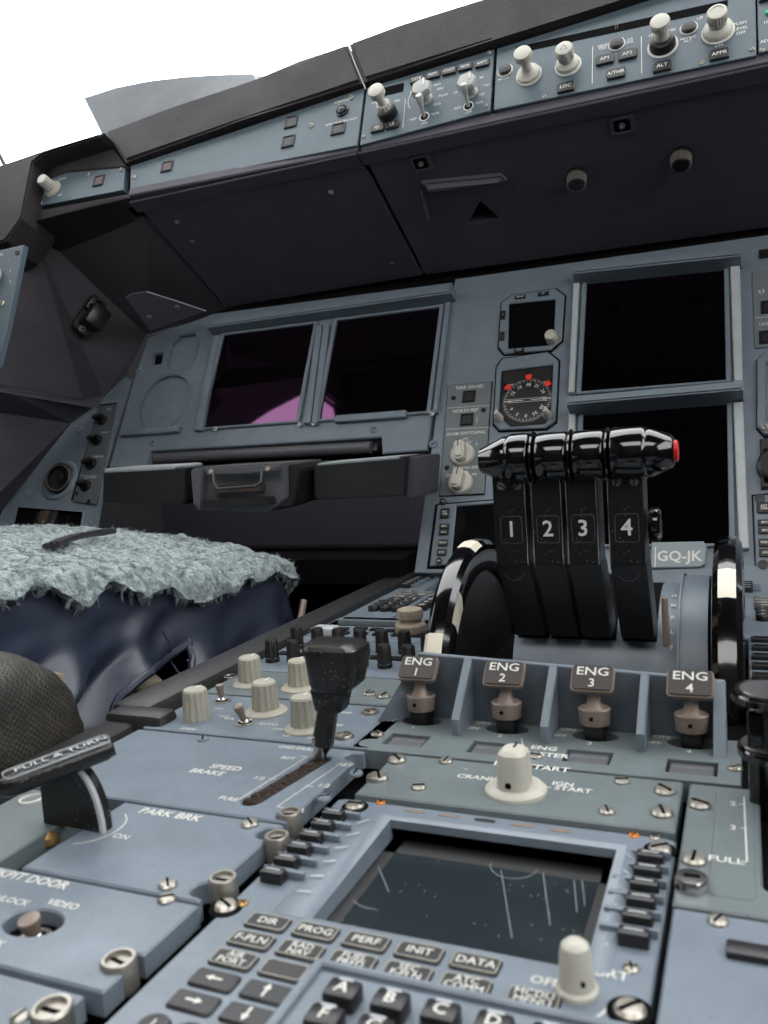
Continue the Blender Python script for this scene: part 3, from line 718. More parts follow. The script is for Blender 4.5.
# standby display
def inst_base(name, label, outline, hole, cat, zt=.0035, bevel=.0012, m='paint'):
    q = pg(PAN, outline); cx = sum(p[0] for p in q)/len(q); cy = sum(p[1] for p in q)/len(q)
    t = thing(name, label, cat, PAN, cx, cy); l = L(PAN, cx, cy)
    b = MB(); b.plate(l.poly(outline), .0002, zt, M[m], holes=[l.poly(hole)] if hole else (), bev=bevel)
    if m == 'paint' and hole and zt > 0: b.plate([(p[0]*1.045, p[1]*1.045) for p in l.poly(outline)], .0001, .0009, M['dark'])
    return t, l, b
t, l, b = inst_base('standby_display', 'small square switched-off standby display with an ivory knob at its lower right', [(513, 296), (556, 290), (565, 297), (562, 341), (551, 351), (505, 355), (499, 348), (502, 304)], [(509.5, 305), (556, 300.5), (554, 346), (508.5, 350)], 'instrument')
b.build('bezel', t)
b = MB(); b.plate(l.poly([(507, 303), (559, 298), (557, 349), (506, 353)]), -.0, .0014, M['scrd']); b.build('screen', t, smooth=False)
for x, y, w, h, s in ((521, 299, .014, .0055, 'BUGS'), (544, 296, .014, .0055, 'LS'), (504, 317, .006, .013, '+'), (503, 338, .006, .013, '-'), (520, 352.3, .013, .0045, 'RST')):
    flat_key(t, *l(x, y), .0035, w, h, s, .0036, 'side_key', d=.002)
b = MB(); b.lathe([(.0075, .003), (.0075, .006, 1), (.0075, .015, 1), (.0066, .0165), (.0058, .0165), (.005, .0155), (.002, .0155)], M['ivory'], seg=96, fl=24, fd=.06); o = b.build('knob', t); o.location = (*l(553, 341.5), 0)
# radio magnetic indicator
t, l, b = inst_base('compass_indicator', 'round black compass dial with red markers below the small standby display', [(503, 360), (548, 353), (559, 362), (556, 422), (546, 429), (500, 431), (494, 424), (497, 368)], [(502, 372), (553.5, 366), (551.5, 410), (546, 425), (511, 428), (499, 416)], 'instrument')
b.build('bezel', t)
b = MB(); b.plate(l.poly([(500, 370), (556, 364), (554, 427), (497, 430)]), .0003, .0012, M['black']); b.build('dial_face', t); TZ = len(t.children)
cc = Vector(l(527.5, 401)); R0 = abs(l(552, 401)[0]-l(503, 401)[0])/2
b = MB(); b.lathe([(R0*1.02, .0), (R0*1.02, .0002), (R0*.98, .0006), (R0*.3, .0006)], M['key'], c=cc, seg=48)
for i in range(72):
    a = 2*PI*i/72+.05; r1 = R0*.97; r0 = R0*(.84 if i % 2 == 0 else .9)
    b.line(cc+Vector((math.cos(a), math.sin(a)))*r0, cc+Vector((math.cos(a), math.sin(a)))*r1, .00045, .0008)
for i, s in enumerate(('0', '3', '6', '9', '12', '15', '18', '21', '24', '27', '30', '33')):
    a = -PI/2-math.radians(30*i)
    b.text(s, cc.x+R0*.70*math.cos(a), cc.y+R0*.70*math.sin(a), .0062, .0008, rot=a-PI/2 if True else 0)
b.line(cc+Vector((-R0*.95, 0)), cc+Vector((-R0*.15, 0)), .0009, .0012); b.line(cc+Vector((R0*.15, 0)), cc+Vector((R0*.95, 0)), .0009, .0012)
b.line(cc+Vector((-R0*.8, .0022)), cc+Vector((R0*.8, .0022)), .0005, .0012); b.line(cc+Vector((-R0*.8, -.0022)), cc+Vector((R0*.8, -.0022)), .0005, .0012)
b.build('compass_card', t).location.z = .0014
b = MB()
for a in (90, 142, 40):
    a = math.radians(a); T_ = Matrix.Translation((cc.x+R0*1.02*math.cos(a), cc.y+R0*1.02*math.sin(a), .0012)) @ Matrix.Rotation(a-PI/2, 4, 'Z')
    b.plate([(-.0036, .004), (-.0036, -.001), (-.0018, -.003), (.0018, -.003), (.0036, -.001), (.0036, .004)], -.002, .0012, M['red'], T=T_)
b.build('red_marker', t).location.z = .0014
b = MB()
b.plate(l.poly([(504, 373), (526, 371), (525.5, 383), (503.5, 385)]), -.001, .0006, M['key']); b.plate(l.poly([(531, 370.5), (552, 368), (551.5, 380), (530.5, 382.5)]), -.001, .0006, M['key'])
b.text('DME 1', *l(513, 385.5), .0032, .0004); b.text('DME 2', *l(544, 383), .0032, .0004)
b.build('distance_window', t).location.z = .0014
for x, y in ((500, 419), (548.5, 416.5)):
    b = MB(); b.lathe([(.0055, .003), (.0052, .008), (.003, .018), (.0018, .020)], M['ivory'], seg=20); b.box((0, .003, .012), (.003, .004, .014), M['ivory'], bev=.001); o = b.build('selector_knob', t); o.location = (*l(x, y+1), 0)
# switching panel
t, l, b = inst_base('display_switching_panel', 'grey-green switching panel with two ivory rotary knobs and two dark square buttons', [(448.5, 386), (492, 382.5), (484.5, 494), (440, 496.5)], None, 'control panel', zt=.002, bevel=.0005, m='eps')
b.text('TERR ON ND', *l(470, 388), .0062, Z); b.text('NORTH REF', *l(466, 411.5), .0062, Z); b.text('ECAM SWITCHING', *l(466.5, 434), .0058, Z)
b.text('T\nR\nU\nE', *l(477.5, 420), .0032, Z); b.text('DMC', *l(466, 439.5), .0036, Z); b.text('AUTO', *l(467, 443), .0042, Z); b.text('1', *l(454.5, 447), .005, Z); b.text('3', *l(477, 445), .005, Z)
b.text('ECAM/ND XFR', *l(466, 468.5), .0048, Z); b.text('CAPT', *l(451, 476), .0042, Z); b.text('F/O', *l(475, 475), .0042, Z); b.text('NORM', *l(464, 472.5), .0036, Z)
for y0, y1 in ((409, 406), (430, 428)): b.line(l(447, y0), l(490, y1), .0005, Z)
b.plate(l.poly([(448, 385.7), (492.8, 382), (484.8, 495), (439.4, 497)]), -.002, .0012, M['dark'])
b.build('face_plate', t)
sq_button(t, *l(469.5, 397.5), .002, .0165, .0165); sq_button(t, *l(467.5, 420.5), .002, .0165, .0165)
for x, y in ((454, 399), (484, 411), (447.5, 468.5)): screw(t, *l(x, y), .002, .0032, 'cross', M['key'])
for x, y, sk in ((463, 455.5, 0), (461, 483.5, 1)):
    b = MB(); b.lathe([(.0155, 0), (.0152, .0025), (.0140, .0045), (.012, .005)], M['ivory'], seg=36)
    bm_ = rrect(0, 0, .013, .025, .005, 4); b.plate(bm_, .003, .019, M['ivory'], bev=.003, seg=3); b.box((0, .0075, .0191), (.001, .009, .0006), M['dark'])
    o = b.build('rotary_knob', t); o.location = (*l(x, y), .002); o.rotation_euler.z = -.12 if sk else .1
# data link display left of the thrust levers
t, l, b = inst_base('data_link_display', 'small dark display with a column of keys just left of the thrust levers', [(438, 505.5), (500, 501), (560, 497), (553, 556), (430, 567)], [(457, 507), (545, 501), (541, 552), (452, 559)], 'display', zt=.003)
b.plate(l.poly([(437, 504), (500, 499), (560, 496), (560, 570), (428, 569)]), .0001, .0006, M['dark'])
b.build('bezel', t)
b = MB(); b.plate(l.poly([(455, 505), (547, 499), (543, 554), (450, 561)]), .0002, .0012, M['scrd']); b.build('screen', t, smooth=False)
for x, y, s, h in ((446, 514.5, 'BRT\nDIM', .013), (445.5, 527.5, 'MSG', .0065), (445, 533.5, 'MSG', .0065), (444, 544, 'PRINT', .0085), (443, 553.5, 'AGC', .0085)):
    flat_key(t, *l(x, y), .003, .012, h, s, .0036, 'side_key', d=.002)
for x, y in ((444, 503), (440, 562)): 
    b = MB(); b.lathe([(.0042, -.001), (.004, .002), (.002, .0025)], M['key'], seg=16); b.box((0, 0, .0024), (.004, .0008, .0006), M['lgrey']); o = b.build('screw', t); o.location = (*l(x, y), .003)
# registration placard
t, l, b = inst_base('registration_placard', 'grey placard with the letters GQ-JK below the lower centre display', [(652, 544), (704, 543), (707, 549), (705, 566), (700, 569), (651, 570)], None, 'placard', zt=.006, m='plac')
b.text('GQ-JK', *l(679, 556.5, .006), .0158, .0063, bold=.02); b.line(l(655.5, 547, .006), l(655, 567, .006), .0012, .0063)
b.build('plate', t)
# strip under it, standing on the pedestal head
b = MB(); b.plate(pl.poly([(640, 571), (790, 566), (790, 610), (640, 610)]), -.001, .004, M['paint'], bev=.001); b.build('lower_ledge', ip)
# right of the centre displays, cut by the frame
t, l, b = inst_base('landing_gear_panel', 'grey panel with two dark buttons at the right frame edge, top part', [(752, 272), (800, 268), (800, 346), (755, 349)], None, 'control panel', zt=.002, bevel=.0006, m='eps')
b.text('LDG', *l(764, 325), .005, Z); b.line(l(755, 319), l(790, 316), .0005, Z); b.build('face_plate', t)
sq_button(t, *l(770, 308), .002, .019, .017); sq_button(t, *l(770, 338), .002, .022, .017); screw(t, *l(761.5, 293), .002, .0036, 'slot', M['lgrey'])
b = MB(); b.plate(rect(-.02, -.006, .02, .006), -.001, .003, M['black'], bev=.001); b.text('NAV', 0, 0, .006, .0032, M['green']); o = b.build('indicator', t); o.location = (*l(778, 252.5), 0)
t, l, b = inst_base('clock', 'octagonal pale blue clock bezel cut off by the right frame edge', [(757, 362), (768, 352), (800, 348), (800, 440), (764, 436), (757, 428)], [(766, 366), (790, 362), (790, 424), (766, 424)], 'clock', zt=.006)
b.build('bezel', t); b = MB(); b.plate(l.poly([(764, 364), (792, 360), (792, 426), (764, 426)]), -.002, .002, M['pedp']); b.build('face', t); screw(t, *l(765, 430), .006, .004, 'slot')
t, l, b = inst_base('brake_gauge', 'dark gauge housing below the octagonal clock at the right edge', [(760, 441), (790, 438), (790, 488), (761, 490)], [(764, 452), (788, 450), (788, 484), (765, 485)], 'gauge', zt=.006, m='key')
b.build('bezel', t); b = MB(); b.lathe([(.020, 0), (.019, .009), (.016, .011)], M['black'], seg=30, c=l(777, 467)); b.build('dial', t)
t, l, b = inst_base('data_link_display', 'key column of the right data link display, at the right frame edge', [(753, 497), (800, 492), (800, 570), (756, 572)], None, 'display', zt=.003)
b.plate(l.poly([(751.5, 495), (800, 490), (800, 574), (755, 574)]), -.002, .0006, M['dark']); b.build('bezel', t)
for x, y, s, h in ((764, 509, 'BRT\nDIM', .013), (765, 524, 'MSG', .0068), (765.5, 532, 'MSG', .0068), (766, 544, 'PRINT', .0088), (766.5, 554, 'AGC', .0088)):
    flat_key(t, *l(x, y), .003, .0135, h, s, .0036, 'side_key', d=.002)
for x, y in ((760, 499.5), (763, 566)):
    b = MB(); b.lathe([(.005, -.001), (.0048, .002), (.002, .0025)], M['key'], seg=16); o = b.build('screw', t); o.location = (*l(x, y), .003)

# left outboard panel with four small black knobs
t, l, b = inst_base('outboard_panel', 'grey-blue lower left panel holding the round air outlet', [(132, 380), (107, 466), (103, 500), (98, 530), (-6, 530), (8, 500), (40, 452), (72, 420), (104, 398), (125, 376)], [(18, 507), (83, 512), (80, 529), (14, 524)], 'instrument panel', zt=-.002, bevel=.0015)
b.plate(l.poly([(12, 500), (90, 505), (90, 532), (8, 530)]), -.012, -.010, M['dark'])
b.plate(l.poly([(99, 404), (116, 402), (103, 464), (96, 500), (88, 504), (70, 500)]), -.004, -.001, M['dark'], bev=.0005)
b.build('plate', t)
b = MB(); b.box((*l(44, 517), -.006), (.040, .022, .008), M['key'], bev=.002); b.box((*l(43, 517), -.001), (.018, .022, .004), M['felt'], bev=.002); b.box((*l(66, 519), -.003), (.010, .014, .003), M['dark'], bev=.001); b.build('slide_catch', t)
for x, y in ((78.5, 429), (28, 492.5), (87, 523)):
    b = MB(); b.lathe([(.007, -.003), (.0065, -.001), (.004, -.0002), (.0015, -.001)], M['paint'], seg=20); o = b.build('screw', t); o.location = (*l(x, y), 0)
b = MB(); b.lathe([(.034, -.003), (.031, .001), (.027, .002), (.024, -.004), (.02, -.006)], M['paint'], seg=40); o = b.build('outlet_rim', t); o.location = (*l(59, 480), 0)
b = MB(); b.lathe([(.0235, -.006), (.0235, .006), (.021, .008), (.0185, .008), (.0175, .002), (.008, .001), (.007, .004), (.002, .0045)], M['black'], seg=36); b.lathe([(.0206, .0079), (.0203, .0084), (.0196, .0084), (.0194, .0079)], M['tan'], seg=36, cap=False)
o = b.build('air_outlet', t); o.location = (*l(61, 479), 0); o.rotation_euler = (.15, .12, 0)
q = [(99, 407), (116, 404.5), (97, 505), (73, 502)]
M['strip'] = mat('lighting_strip_paint', srgb(78, 82, 86), .5, var=.06)
t, l, b = inst_base('lighting_control_strip', 'narrow strip of four small black pointer knobs at the edge of the outboard panel', q, None, 'control panel', zt=.002, bevel=.0006, m='strip')
b.text('BRT', *l(110, 410), .0048, Z); b.text('FLOOD', *l(105, 433), .004, Z); b.text('CONSOLE', *l(99, 457), .004, Z); b.line(l(81, 476), l(99, 476), .0004, Z); b.text('FOOT WARMER', *l(91, 478), .0032, Z)
for x, y in ((111, 420), (106, 440), (99, 466), (96, 486)):
    for a in (-20, 30, 70): b.line(Vector(l(x, y))+Vector((math.cos(math.radians(a)), math.sin(math.radians(a))))*.012, Vector(l(x, y))+Vector((math.cos(math.radians(a)), math.sin(math.radians(a))))*.015, .0006, Z)
b.build('face_plate', t)
for x, y in ((103, 420.5), (98, 441), (92.5, 464.5), (87, 486.5)):
    b = MB(); b.lathe([(.0092, 0), (.009, .003), (.008, .0045)], M['black'], seg=26); b.box((0, 0, .010), (.0165, .0055, .012), M['black'], bev=.0015, R=Matrix.Rotation(.2, 3, 'Z')); b.box((-.0068, -.0014, .0162), (.0026, .0014, .0006), M['brass'])
    o = b.build('pointer_knob', t); o.location = (*l(x, y), .002)
screw(t, *l(78, 494), .002, .0035, 'slot', M['key']); screw(t, *l(90, 502), .002, .0035, 'slot', M['key'])

# sliding table stowed below the captain displays : two flaps and a centre latch
tr = thing('sliding_table', 'dark stowed table with two flaps and a handled centre latch below the captain displays', 'table', PAN, -.62, .05)
def P3(fr_thing, x, y, Y): return tr.matrix_world.inverted() @ atY(x, y, Y)
def boxpts(b, front, dy, m, yf, skew=0):
    """solid from a front polygon (pixels at world depth yf) pushed dy back along +Y"""
    n = len(front); vs = []
    for (x, y) in front: p = atY(x, y, yf); vs.append(p)
    bk = [p+Vector((0, dy, 0)) for p in vs]
    T_ = tr.matrix_world.inverted()
    bm = bmesh.new(); a = [bm.verts.new(T_ @ p) for p in vs]; c = [bm.verts.new(T_ @ p) for p in bk]
    bm.faces.new(a); bm.faces.new(list(reversed(c)))
    for i in range(n): k = (i+1) % n; bm.faces.new((a[i], c[i], c[k], a[k]))
    bmesh.ops.recalc_face_normals(bm, faces=bm.faces[:])
    bmesh.ops.bevel(bm, geom=bm.edges[:], offset=.0015, segments=2, affect='EDGES', clamp_overlap=True)
    b.bm(bm, m)
b = MB(); boxpts(b, [(103, 472.5), (186, 468), (186, 500), (182, 505), (102, 502)], .075, M['key'], .86); boxpts(b, [(104, 468.5), (172, 465), (176, 467), (174, 469.5), (104, 473)], .06, M['lgrey'], .858)
b.build('flap', tr)
b = MB(); boxpts(b, [(313, 464), (408, 456.5), (405, 496), (317, 500), (314, 497)], .075, M['key'], .86); boxpts(b, [(317, 463), (400, 456), (399, 459), (316, 466)], .06, M['lgrey'], .858); boxpts(b, [(407, 457), (414, 458), (411, 499), (404, 496)], .09, M['under'], .865)
b.build('flap', tr)
b = MB(); boxpts(b, [(192, 468), (286, 463), (287, 498), (268, 512), (196, 510)], .09, M['dgrey'], .83)
boxpts(b, [(276, 467), (295, 464), (300, 470), (293, 505), (272, 508)], .09, M['key'], .835)
boxpts(b, [(204, 469), (272, 465.5), (275, 466.5), (274, 472.5), (207, 476)], .02, M['dgrey'], .815)
boxpts(b, [(190, 470), (203, 469), (201, 508), (193, 505)], .03, M['dgrey'], .82)
b.build('latch_block', tr)
b = MB(); boxpts(b, [(214, 486), (262, 483), (262, 492), (213, 495)], .01, M['felt'], .822); boxpts(b, [(200, 500), (268, 497), (270, 505), (202, 508)], .05, M['key'], .815); b.build('worn_catch', tr)
T_ = tr.matrix_world.inverted()
b = MB(); pts = [T_ @ atY(x, y, Y) for x, y, Y in ((213, 474, .81), (214, 484, .80), (218, 489, .795), (256, 486, .795), (261, 482, .80), (262, 471, .81))]
b.tube(pts, .0017, M['bmetal'], 10); b.build('handle', tr)
for x, y in ((211, 472), (268, 469)):
    b = MB(); b.lathe([(.0035, 0), (.003, .0012), (.001, .0016)], M['tan'], seg=14, T=Matrix.Translation(T_ @ atY(x, y, .8145))); b.build('screw', tr)
# black boxes standing in for the footwell shade below the tray
b = MB(); b.box((-.74, .99, -.19), (.70, .04, .44), M['dark']); b.box((-.60, .93, .012), (.45, .07, .03), M['dark']); o = b.build('footwell_shade'); tag(o, 'black sheet painting the footwell shade under the stowed table behind the seat', 'footwell shade')
# ------------------------------------------------------------------ centre pedestal (PED frame, z up)
def onZ(x, y, z=0): d = ray(x, y); return CAM + d*((z-CAMH)/d.z)
pd = thing('pedestal', 'centre pedestal console body with black rubber edge rail', 'pedestal', PED, -.107, .4)
def pb(): return MB()
TP = pd.matrix_world.inverted()
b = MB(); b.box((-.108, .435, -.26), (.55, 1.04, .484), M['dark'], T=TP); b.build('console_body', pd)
b = MB()
b.box((-.383, .69, -.064), (.034, .52, .14), M['rubber'], bev=.006, T=TP)
b.box((-.365, .421, -.018), (.046, .020, .05), M['rubber'], bev=.005, T=TP)
b.box((-.376, .17, -.034), (.028, .50, .07), M['rubber'], bev=.005, T=TP)
b.build('edge_rail', pd)
GAPX = -.1975
def notch_outline(x0, y0, x1, y1, notches=(), r=.0055, side=1):
    """rectangle with half-round cut-outs in its right edge (side=1) at the given y"""
    pts = [(x0, y0), (x1, y0)]
    ed = []
    for ny in sorted(notches):
        for k in range(9):
            a = math.radians(-90-180*k/8) if False else math.radians(270-22.5*k)
            ed.append((x1-r*.5+r*math.cos(a) if k not in (0, 8) else x1, ny+r*math.sin(a)))
    pts += ed + [(x1, y1), (x0, y1)]
    return pts
def ped_panel(name, label, cat, x0, y0, x1, y1, m, notches=(), z=0, th=.009, holes=(), group=None):
    cx, cy = (x0+x1)/2, (y0+y1)/2
    t = thing(name, label, cat, PED, cx, cy, z, group); l = L(PED, cx, cy, z)
    o = notch_outline(x0-cx, y0-cy, x1-cx, y1-cy, [n-cy for n in notches])
    b = MB(); b.plate(o, -th, 0, m, holes=[[(p[0]-cx, p[1]-cy) for p in h] for h in holes], bev=.0008)
    return t, l, b
ZT = .0002
xl, xr = -.3545, -.1978
# --- speed brake panel
slot_w = .0075
sA = onZ(247, 804); sB = onZ(330, 764)
def slot_poly(a, c, w):
    a = Vector((a[0], a[1])); c = Vector((c[0], c[1])); d = (c-a).normalized(); p = Vector((-d.y, d.x))*w/2
    out = []
    for cen, s in ((a, 1), (c, -1)):
        for k in range(7):
            an = PI/2+PI*k/6
            v = d*math.cos(an)*s + Vector((-d.y, d.x))*math.sin(an)*s
            out.append(tuple(cen+v*w/2))
    return out
slot_x = -.2245
spoly = slot_poly((-.2262, .334), (-.2170, .390), .011)
t, l, b = ped_panel('speed_brake_module', 'blue pedestal panel reading SPEED BRAKE around a slanted brush-filled slot', 'control panel', xl, .3180, xr, .4055, M['pedp'], (.397, .325), holes=[spoly])
cx, cy = (xl+xr)/2, (.318+.4055)/2
b.text('SPEED', *l(226, 768), .0072, ZT); b.text('BRAKE', *l(207, 772.5), .0072, ZT)
b.text('FULL', *l(229, 799), .0052, ZT); b.text('1/2', *l(259, 778.5), .0052, ZT); b.text('RET', *l(288, 758.5), .0052, ZT)
b.text('FULL', *l(295, 810), .0052, ZT); b.text('1/2', *l(324, 786), .0052, ZT); b.text('RET', *l(345, 765.5), .0052, ZT); b.text('GND SPLRS', *l(296, 748.5), .0046, ZT)
for a, c in (((239, 800), (307, 757)), ((239, 800), (232, 799.2)), ((276, 779.5), (269, 778.7)), ((307, 757), (300, 756.5)), ((277, 807), (342, 763)), ((277, 807), (285, 808)), ((305, 786), (313, 787)), ((336, 764), (342, 764.5)), ((293, 794), (297, 794.6)), ((322, 775), (326, 775.5))):
    b.line(l(*a), l(*c), .0006, ZT)
b.build('face_plate', t)
b = MB(); 
for i in range(150):
    f = i/149; x = -.2262+(.0092)*f; y = .334+.056*f
    for s in (-1, 1):
        b.box((x-cx+s*.0028+random.uniform(-.0004, .0004), y-cy, -.0035+random.uniform(-.0006, .0006)), (.0056, .00042, .005), M['felt'], R=Matrix.Rotation(random.uniform(-.25, .25), 3, 'Y') @ Matrix.Rotation(random.uniform(-.3, .3), 3, 'Z'))
b.plate([(p[0]-cx, p[1]-cy) for p in slot_poly((-.2262, .334), (-.2170, .390), .013)], -.012, -.006, M['felt']); b.build('slot_brush', t)
for x, y in ((203, 740), (356, 774), (324, 799)): screw(t, *l(x, y), 0, .0036, 'slot', M['pedp'])
fastener(t, *l(377, 779), 0); fastener(t, .0765, -.037, 0)
# lever
lp = onZ(322, 757); t = thing('speed_brake_lever', 'worn black lever with a flared grip standing in the slanted slot', 'lever', PED, lp.x, lp.y, -.004)
kt = atY(336, 650, .392)
b = MB()
b.tube([(0, 0, -.004), (.001, 0, .012), (.0065, 0, .034)], [.0062, .0062, .0056], M['satin'], 10)
b.box((.0005, -.0045, .008), (.006, .002, .018), M['steel'], bev=.0006)
b.build('shaft', t)
b = MB()
# grip : three stacked tapering blocks with rounded corners
def loft(b, secs, m, T=None, k=6):
    """secs: (cx, cy, w, d, r, z) rounded-rectangle sections"""
    rings = []
    for (x, y, w, d, r, z) in secs:
        rings.append([(p[0], p[1], z) for p in rrect(x, y, w, d, min(r, w/2*.99, d/2*.99), k)])
    n = len(rings[0]); vs = [v for r in rings for v in r]; fs = []
    for i in range(len(rings)-1):
        for j in range(n):
            q = (j+1) % n; fs.append((i*n+j, i*n+q, (i+1)*n+q, (i+1)*n+j))
    fs.append(tuple(reversed(range(n)))); fs.append(tuple((len(rings)-1)*n+j for j in range(n)))
    b.add(vs, fs, m, T)
loft(b, [(.0072, .002, .015, .013, .003, .0310), (.0072, .002, .0165, .014, .003, .0322), (.0080, .002, .0205, .017, .004, .0425), (.0080, .002, .020, .0165, .004, .0435)], M['satin'])
loft(b, [(.0105, .002, .021, .019, .004, .0430), (.0118, .002, .027, .021, .005, .0465), (.0128, .003, .0320, .025, .006, .0610), (.0118, .003, .0325, .026, .006, .0660), (.0105, .003, .029, .023, .006, .0682), (.0100, .003, .021, .015, .005, .0688)], M['satin'])
b.build('grip', t)
# --- park brake
slotp = [(-.316, .262), (-.303, .262), (-.303, .296), (-.316, .296)]
t, l, b = ped_panel('parking_brake_module', 'worn grey-blue pedestal panel reading PARK BRK under the T-handle', 'control panel', -.289, .2500, xr, .3155, M['pedp'], (.3065, .258))
b.text('PARK BRK', *l(170, 815), .0078, ZT, bold=.02); b.text('ON', *l(121, 837), .0056, ZT); b.text('OFF', *l(60, 800), .005, ZT)
b.arc(l(88, 826), .0175, -70, 60, .0006, ZT)
b.build('face_plate', t)
screw(t, *l(250, 825), 0, .004, 'slot'); fastener(t, *l(277, 839), 0, .0056); fastener(t, *l(223, 881), 0, .0058)
t, l, b = ped_panel('slotted_cover_plate', 'small lighter plate with a bright ring left of the parking brake handle', 'control panel', -.352, .2500, -.3035, .3155, M['pedg'])
b.build('face_plate', t)
b = MB(); b.lathe([(.0062, -.001), (.0060, .001), (.0052, .0012), (.0048, -.0004)], M['white'], seg=24, cap=False); o = b.build('socket_ring', t); o.location = (*l(31, 800), 0)
b = MB(); b.lathe([(.0045, 0), (.004, .003), (.0015, .0055)], M['brass'], seg=12); o = b.build('brass_stud', t); o.location = (*l(50, 842, -.006), -.006)
# handle
A = onZ(4, 789, .030); B_ = onZ(113, 748, .036)
t = thing('parking_brake_lever', 'worn black T-handle with pale chipped edges reading PULL & TURN', 'handle', PED, -.296, .288, 0)
Ti = t.matrix_world.inverted(); A = Ti @ A; B_ = Ti @ B_
d = (B_-A).normalized(); ln = (B_-A).length
sd = Vector((0, 0, 1)).cross(d).normalized(); upv = d.cross(sd)
TT = Matrix.Translation(A) @ Matrix((d, sd, upv)).transposed().to_4x4()
b = MB()
def loftX(b, secs, m, T):
    """sections along local x: (x, cy, cz, w, h, r)"""
    rings = [[(x, p[0], p[1]) for p in rrect(cy_, cz_, w, h, min(r, w*.49, h*.49), 5)] for (x, cy_, cz_, w, h, r) in secs]
    n = len(rings[0]); vs = [v for r in rings for v in r]; fs = []
    for i in range(len(rings)-1):
        for j in range(n):
            q = (j+1) % n; fs.append((i*n+j, i*n+q, (i+1)*n+q, (i+1)*n+j))
    fs.append(tuple(reversed(range(n)))); fs.append(tuple((len(rings)-1)*n+j for j in range(n)))
    b.add(vs, fs, m, T)
loftX(b, [(-.003, 0, .001, .005, .005, .003), (-.001, 0, .001, .0095, .0085, .004), (.004, 0, .001, .0125, .0100, .004), (ln-.004, 0, .001, .0125, .0092, .004), (ln-.001, 0, .001, .0105, .008, .004), (ln, 0, 0, .008, .007, .003)], M['satin'], TT)
b.text('PULL & TURN', ln*.54, -.0002, .0068, .0064, T=TT, sx=1.0, m=M['lgrey'])
b.plate(rrect(ln*.5, 0, ln*.965, .0117, .003, 3), .0052, .0060, M['lgrey'], holes=[rrect(ln*.5, 0, ln*.956, .0110, .0026, 3)], T=TT)
b.build('grip_bar', t)
# quarter round vane under the bar
b = MB()
vc = Ti @ atY(50, 838, .288); vr = (Ti @ atY(108, 836, .288)); W = vr.x-vc.x; Hh = .031
prof = [(0, 0), (W, 0)] + [(W-.012*(1-math.cos(math.radians(a)))*1.4, Hh*math.sin(math.radians(a))) for a in range(10, 91, 10)] + [(0, Hh)]
FV = Matrix.Translation((vc.x, 0, 0)) @ Matrix.Rotation(PI/2, 4, 'X')
b.plate(prof, -.0035, .0035, M['satin'], T=FV, bev=.001)
rim = [(p[0]+.0008, p[1]) for p in prof[1:-1]]
for i in range(len(rim)-1):
    a, c = rim[i], rim[i+1]
    b.add([(a[0], a[1], .0014), (a[0], a[1], .0036), (c[0], c[1], .0036), (c[0], c[1], .0014), (a[0]-.0018, a[1], .0038), (c[0]-.0018, c[1], .0038)], [(0, 1, 2, 3), (1, 4, 5, 2)], M['lgrey'], FV)
b.build('vane', t)
# --- cockpit door panel
tog = onZ(33, 922)
t, l, b = ped_panel('cockpit_door_panel', 'worn blue-grey panel reading COCKPIT DOOR with a recessed toggle', 'control panel', xl, .1955, -.196, .2480, M['pedp'], (.2105,), holes=[circ(tog.x, tog.y, .0125, .0085, 24)])
b.text('COCKPIT DOOR', *l(18, 877), .0072, ZT, bold=.02); b.text('UNLOCK', *l(8, 900), .0052, ZT); b.text('VIDEO', *l(63, 905), .0052, ZT, bold=.02); b.text('NORM', *l(-22, 912), .005, ZT); b.text('LOCK', *l(-10, 942), .005, ZT)
b.build('face_plate', t)
b = MB(); c_ = l(33, 922); b.plate(circ(c_[0], c_[1], .0135, .0095, 24), -.012, -.0065, M['dark'])
b.build('toggle_recess', t)
tg_ = toggle(t, *c_, -.0065, .2, .0095, .0034)
screw(t, *l(167, 900), 0, .0036, 'slot'); screw(t, *l(168, 886), 0, .0038, 'slot')
fastener(t, *l(119, 963), 0, .0062)
# --- aft panel
t, l, b = ped_panel('aft_pedestal_panel', 'pale blue panel at the bottom left corner with a big ringed fastener', 'control panel', xl, .10, -.2010, .1925, M['pedp'], (.181,))
b.build('face_plate', t); fastener(t, *l(52, 1012), 0, .0066); screw(t, *l(20, 1018), 0, .003)
# --- weather radar panel (ribbed grey knobs, toggles)
t, l, b = ped_panel('weather_radar_panel', 'blue panel with three ribbed grey knobs and two toggle switches behind the speed brake panel', 'control panel', xl, .4095, xr, .4775, M['pedp'], (.418,))
b.text('GAIN', *l(188, 729), .0046, ZT); b.text('SYS', *l(218, 709), .004, ZT); b.text('1', *l(214, 703), .004, ZT); b.text('AUTO', *l(268, 724.5), .0048, ZT); b.text('OFF', *l(278, 729.5), .0044, ZT); b.text('WX', *l(229, 719), .0044, ZT); b.text('GCS', *l(224, 716.5), .004, ZT)
b.text('MODE', *l(262, 694), .0046, ZT); b.text('TURB', *l(335, 725), .0044, ZT); b.text('MAP', *l(345, 713), .0044, ZT); b.text('TILT', *l(322, 697), .0044, ZT); b.text('UP', *l(287, 736), .0044, ZT); b.text('DN', *l(312, 739), .0044, ZT)
b.arc(l(305, 725), .0165, 0, 150, .0005, ZT)
b.build('face_plate', t)
ribbed_knob(t, *l(197, 718), 0, .0088, .0195, 0, fl=12)
ribbed_knob(t, *l(266, 712), 0, .0092, .0205, .0140, fl=12); ribbed_knob(t, *l(305, 729), 0, .0088, .0205, .0125, fl=12)
toggle(t, *l(222, 701), 0, .12, .0125, .0022); toggle(t, *l(245, 723), 0, .45, .0155, .0024)
screw(t, *l(368, 694), 0, .0038); screw(t, *l(377, 735), 0, .0038, 'slot'); fastener(t, *l(344, 737), 0, .0060)
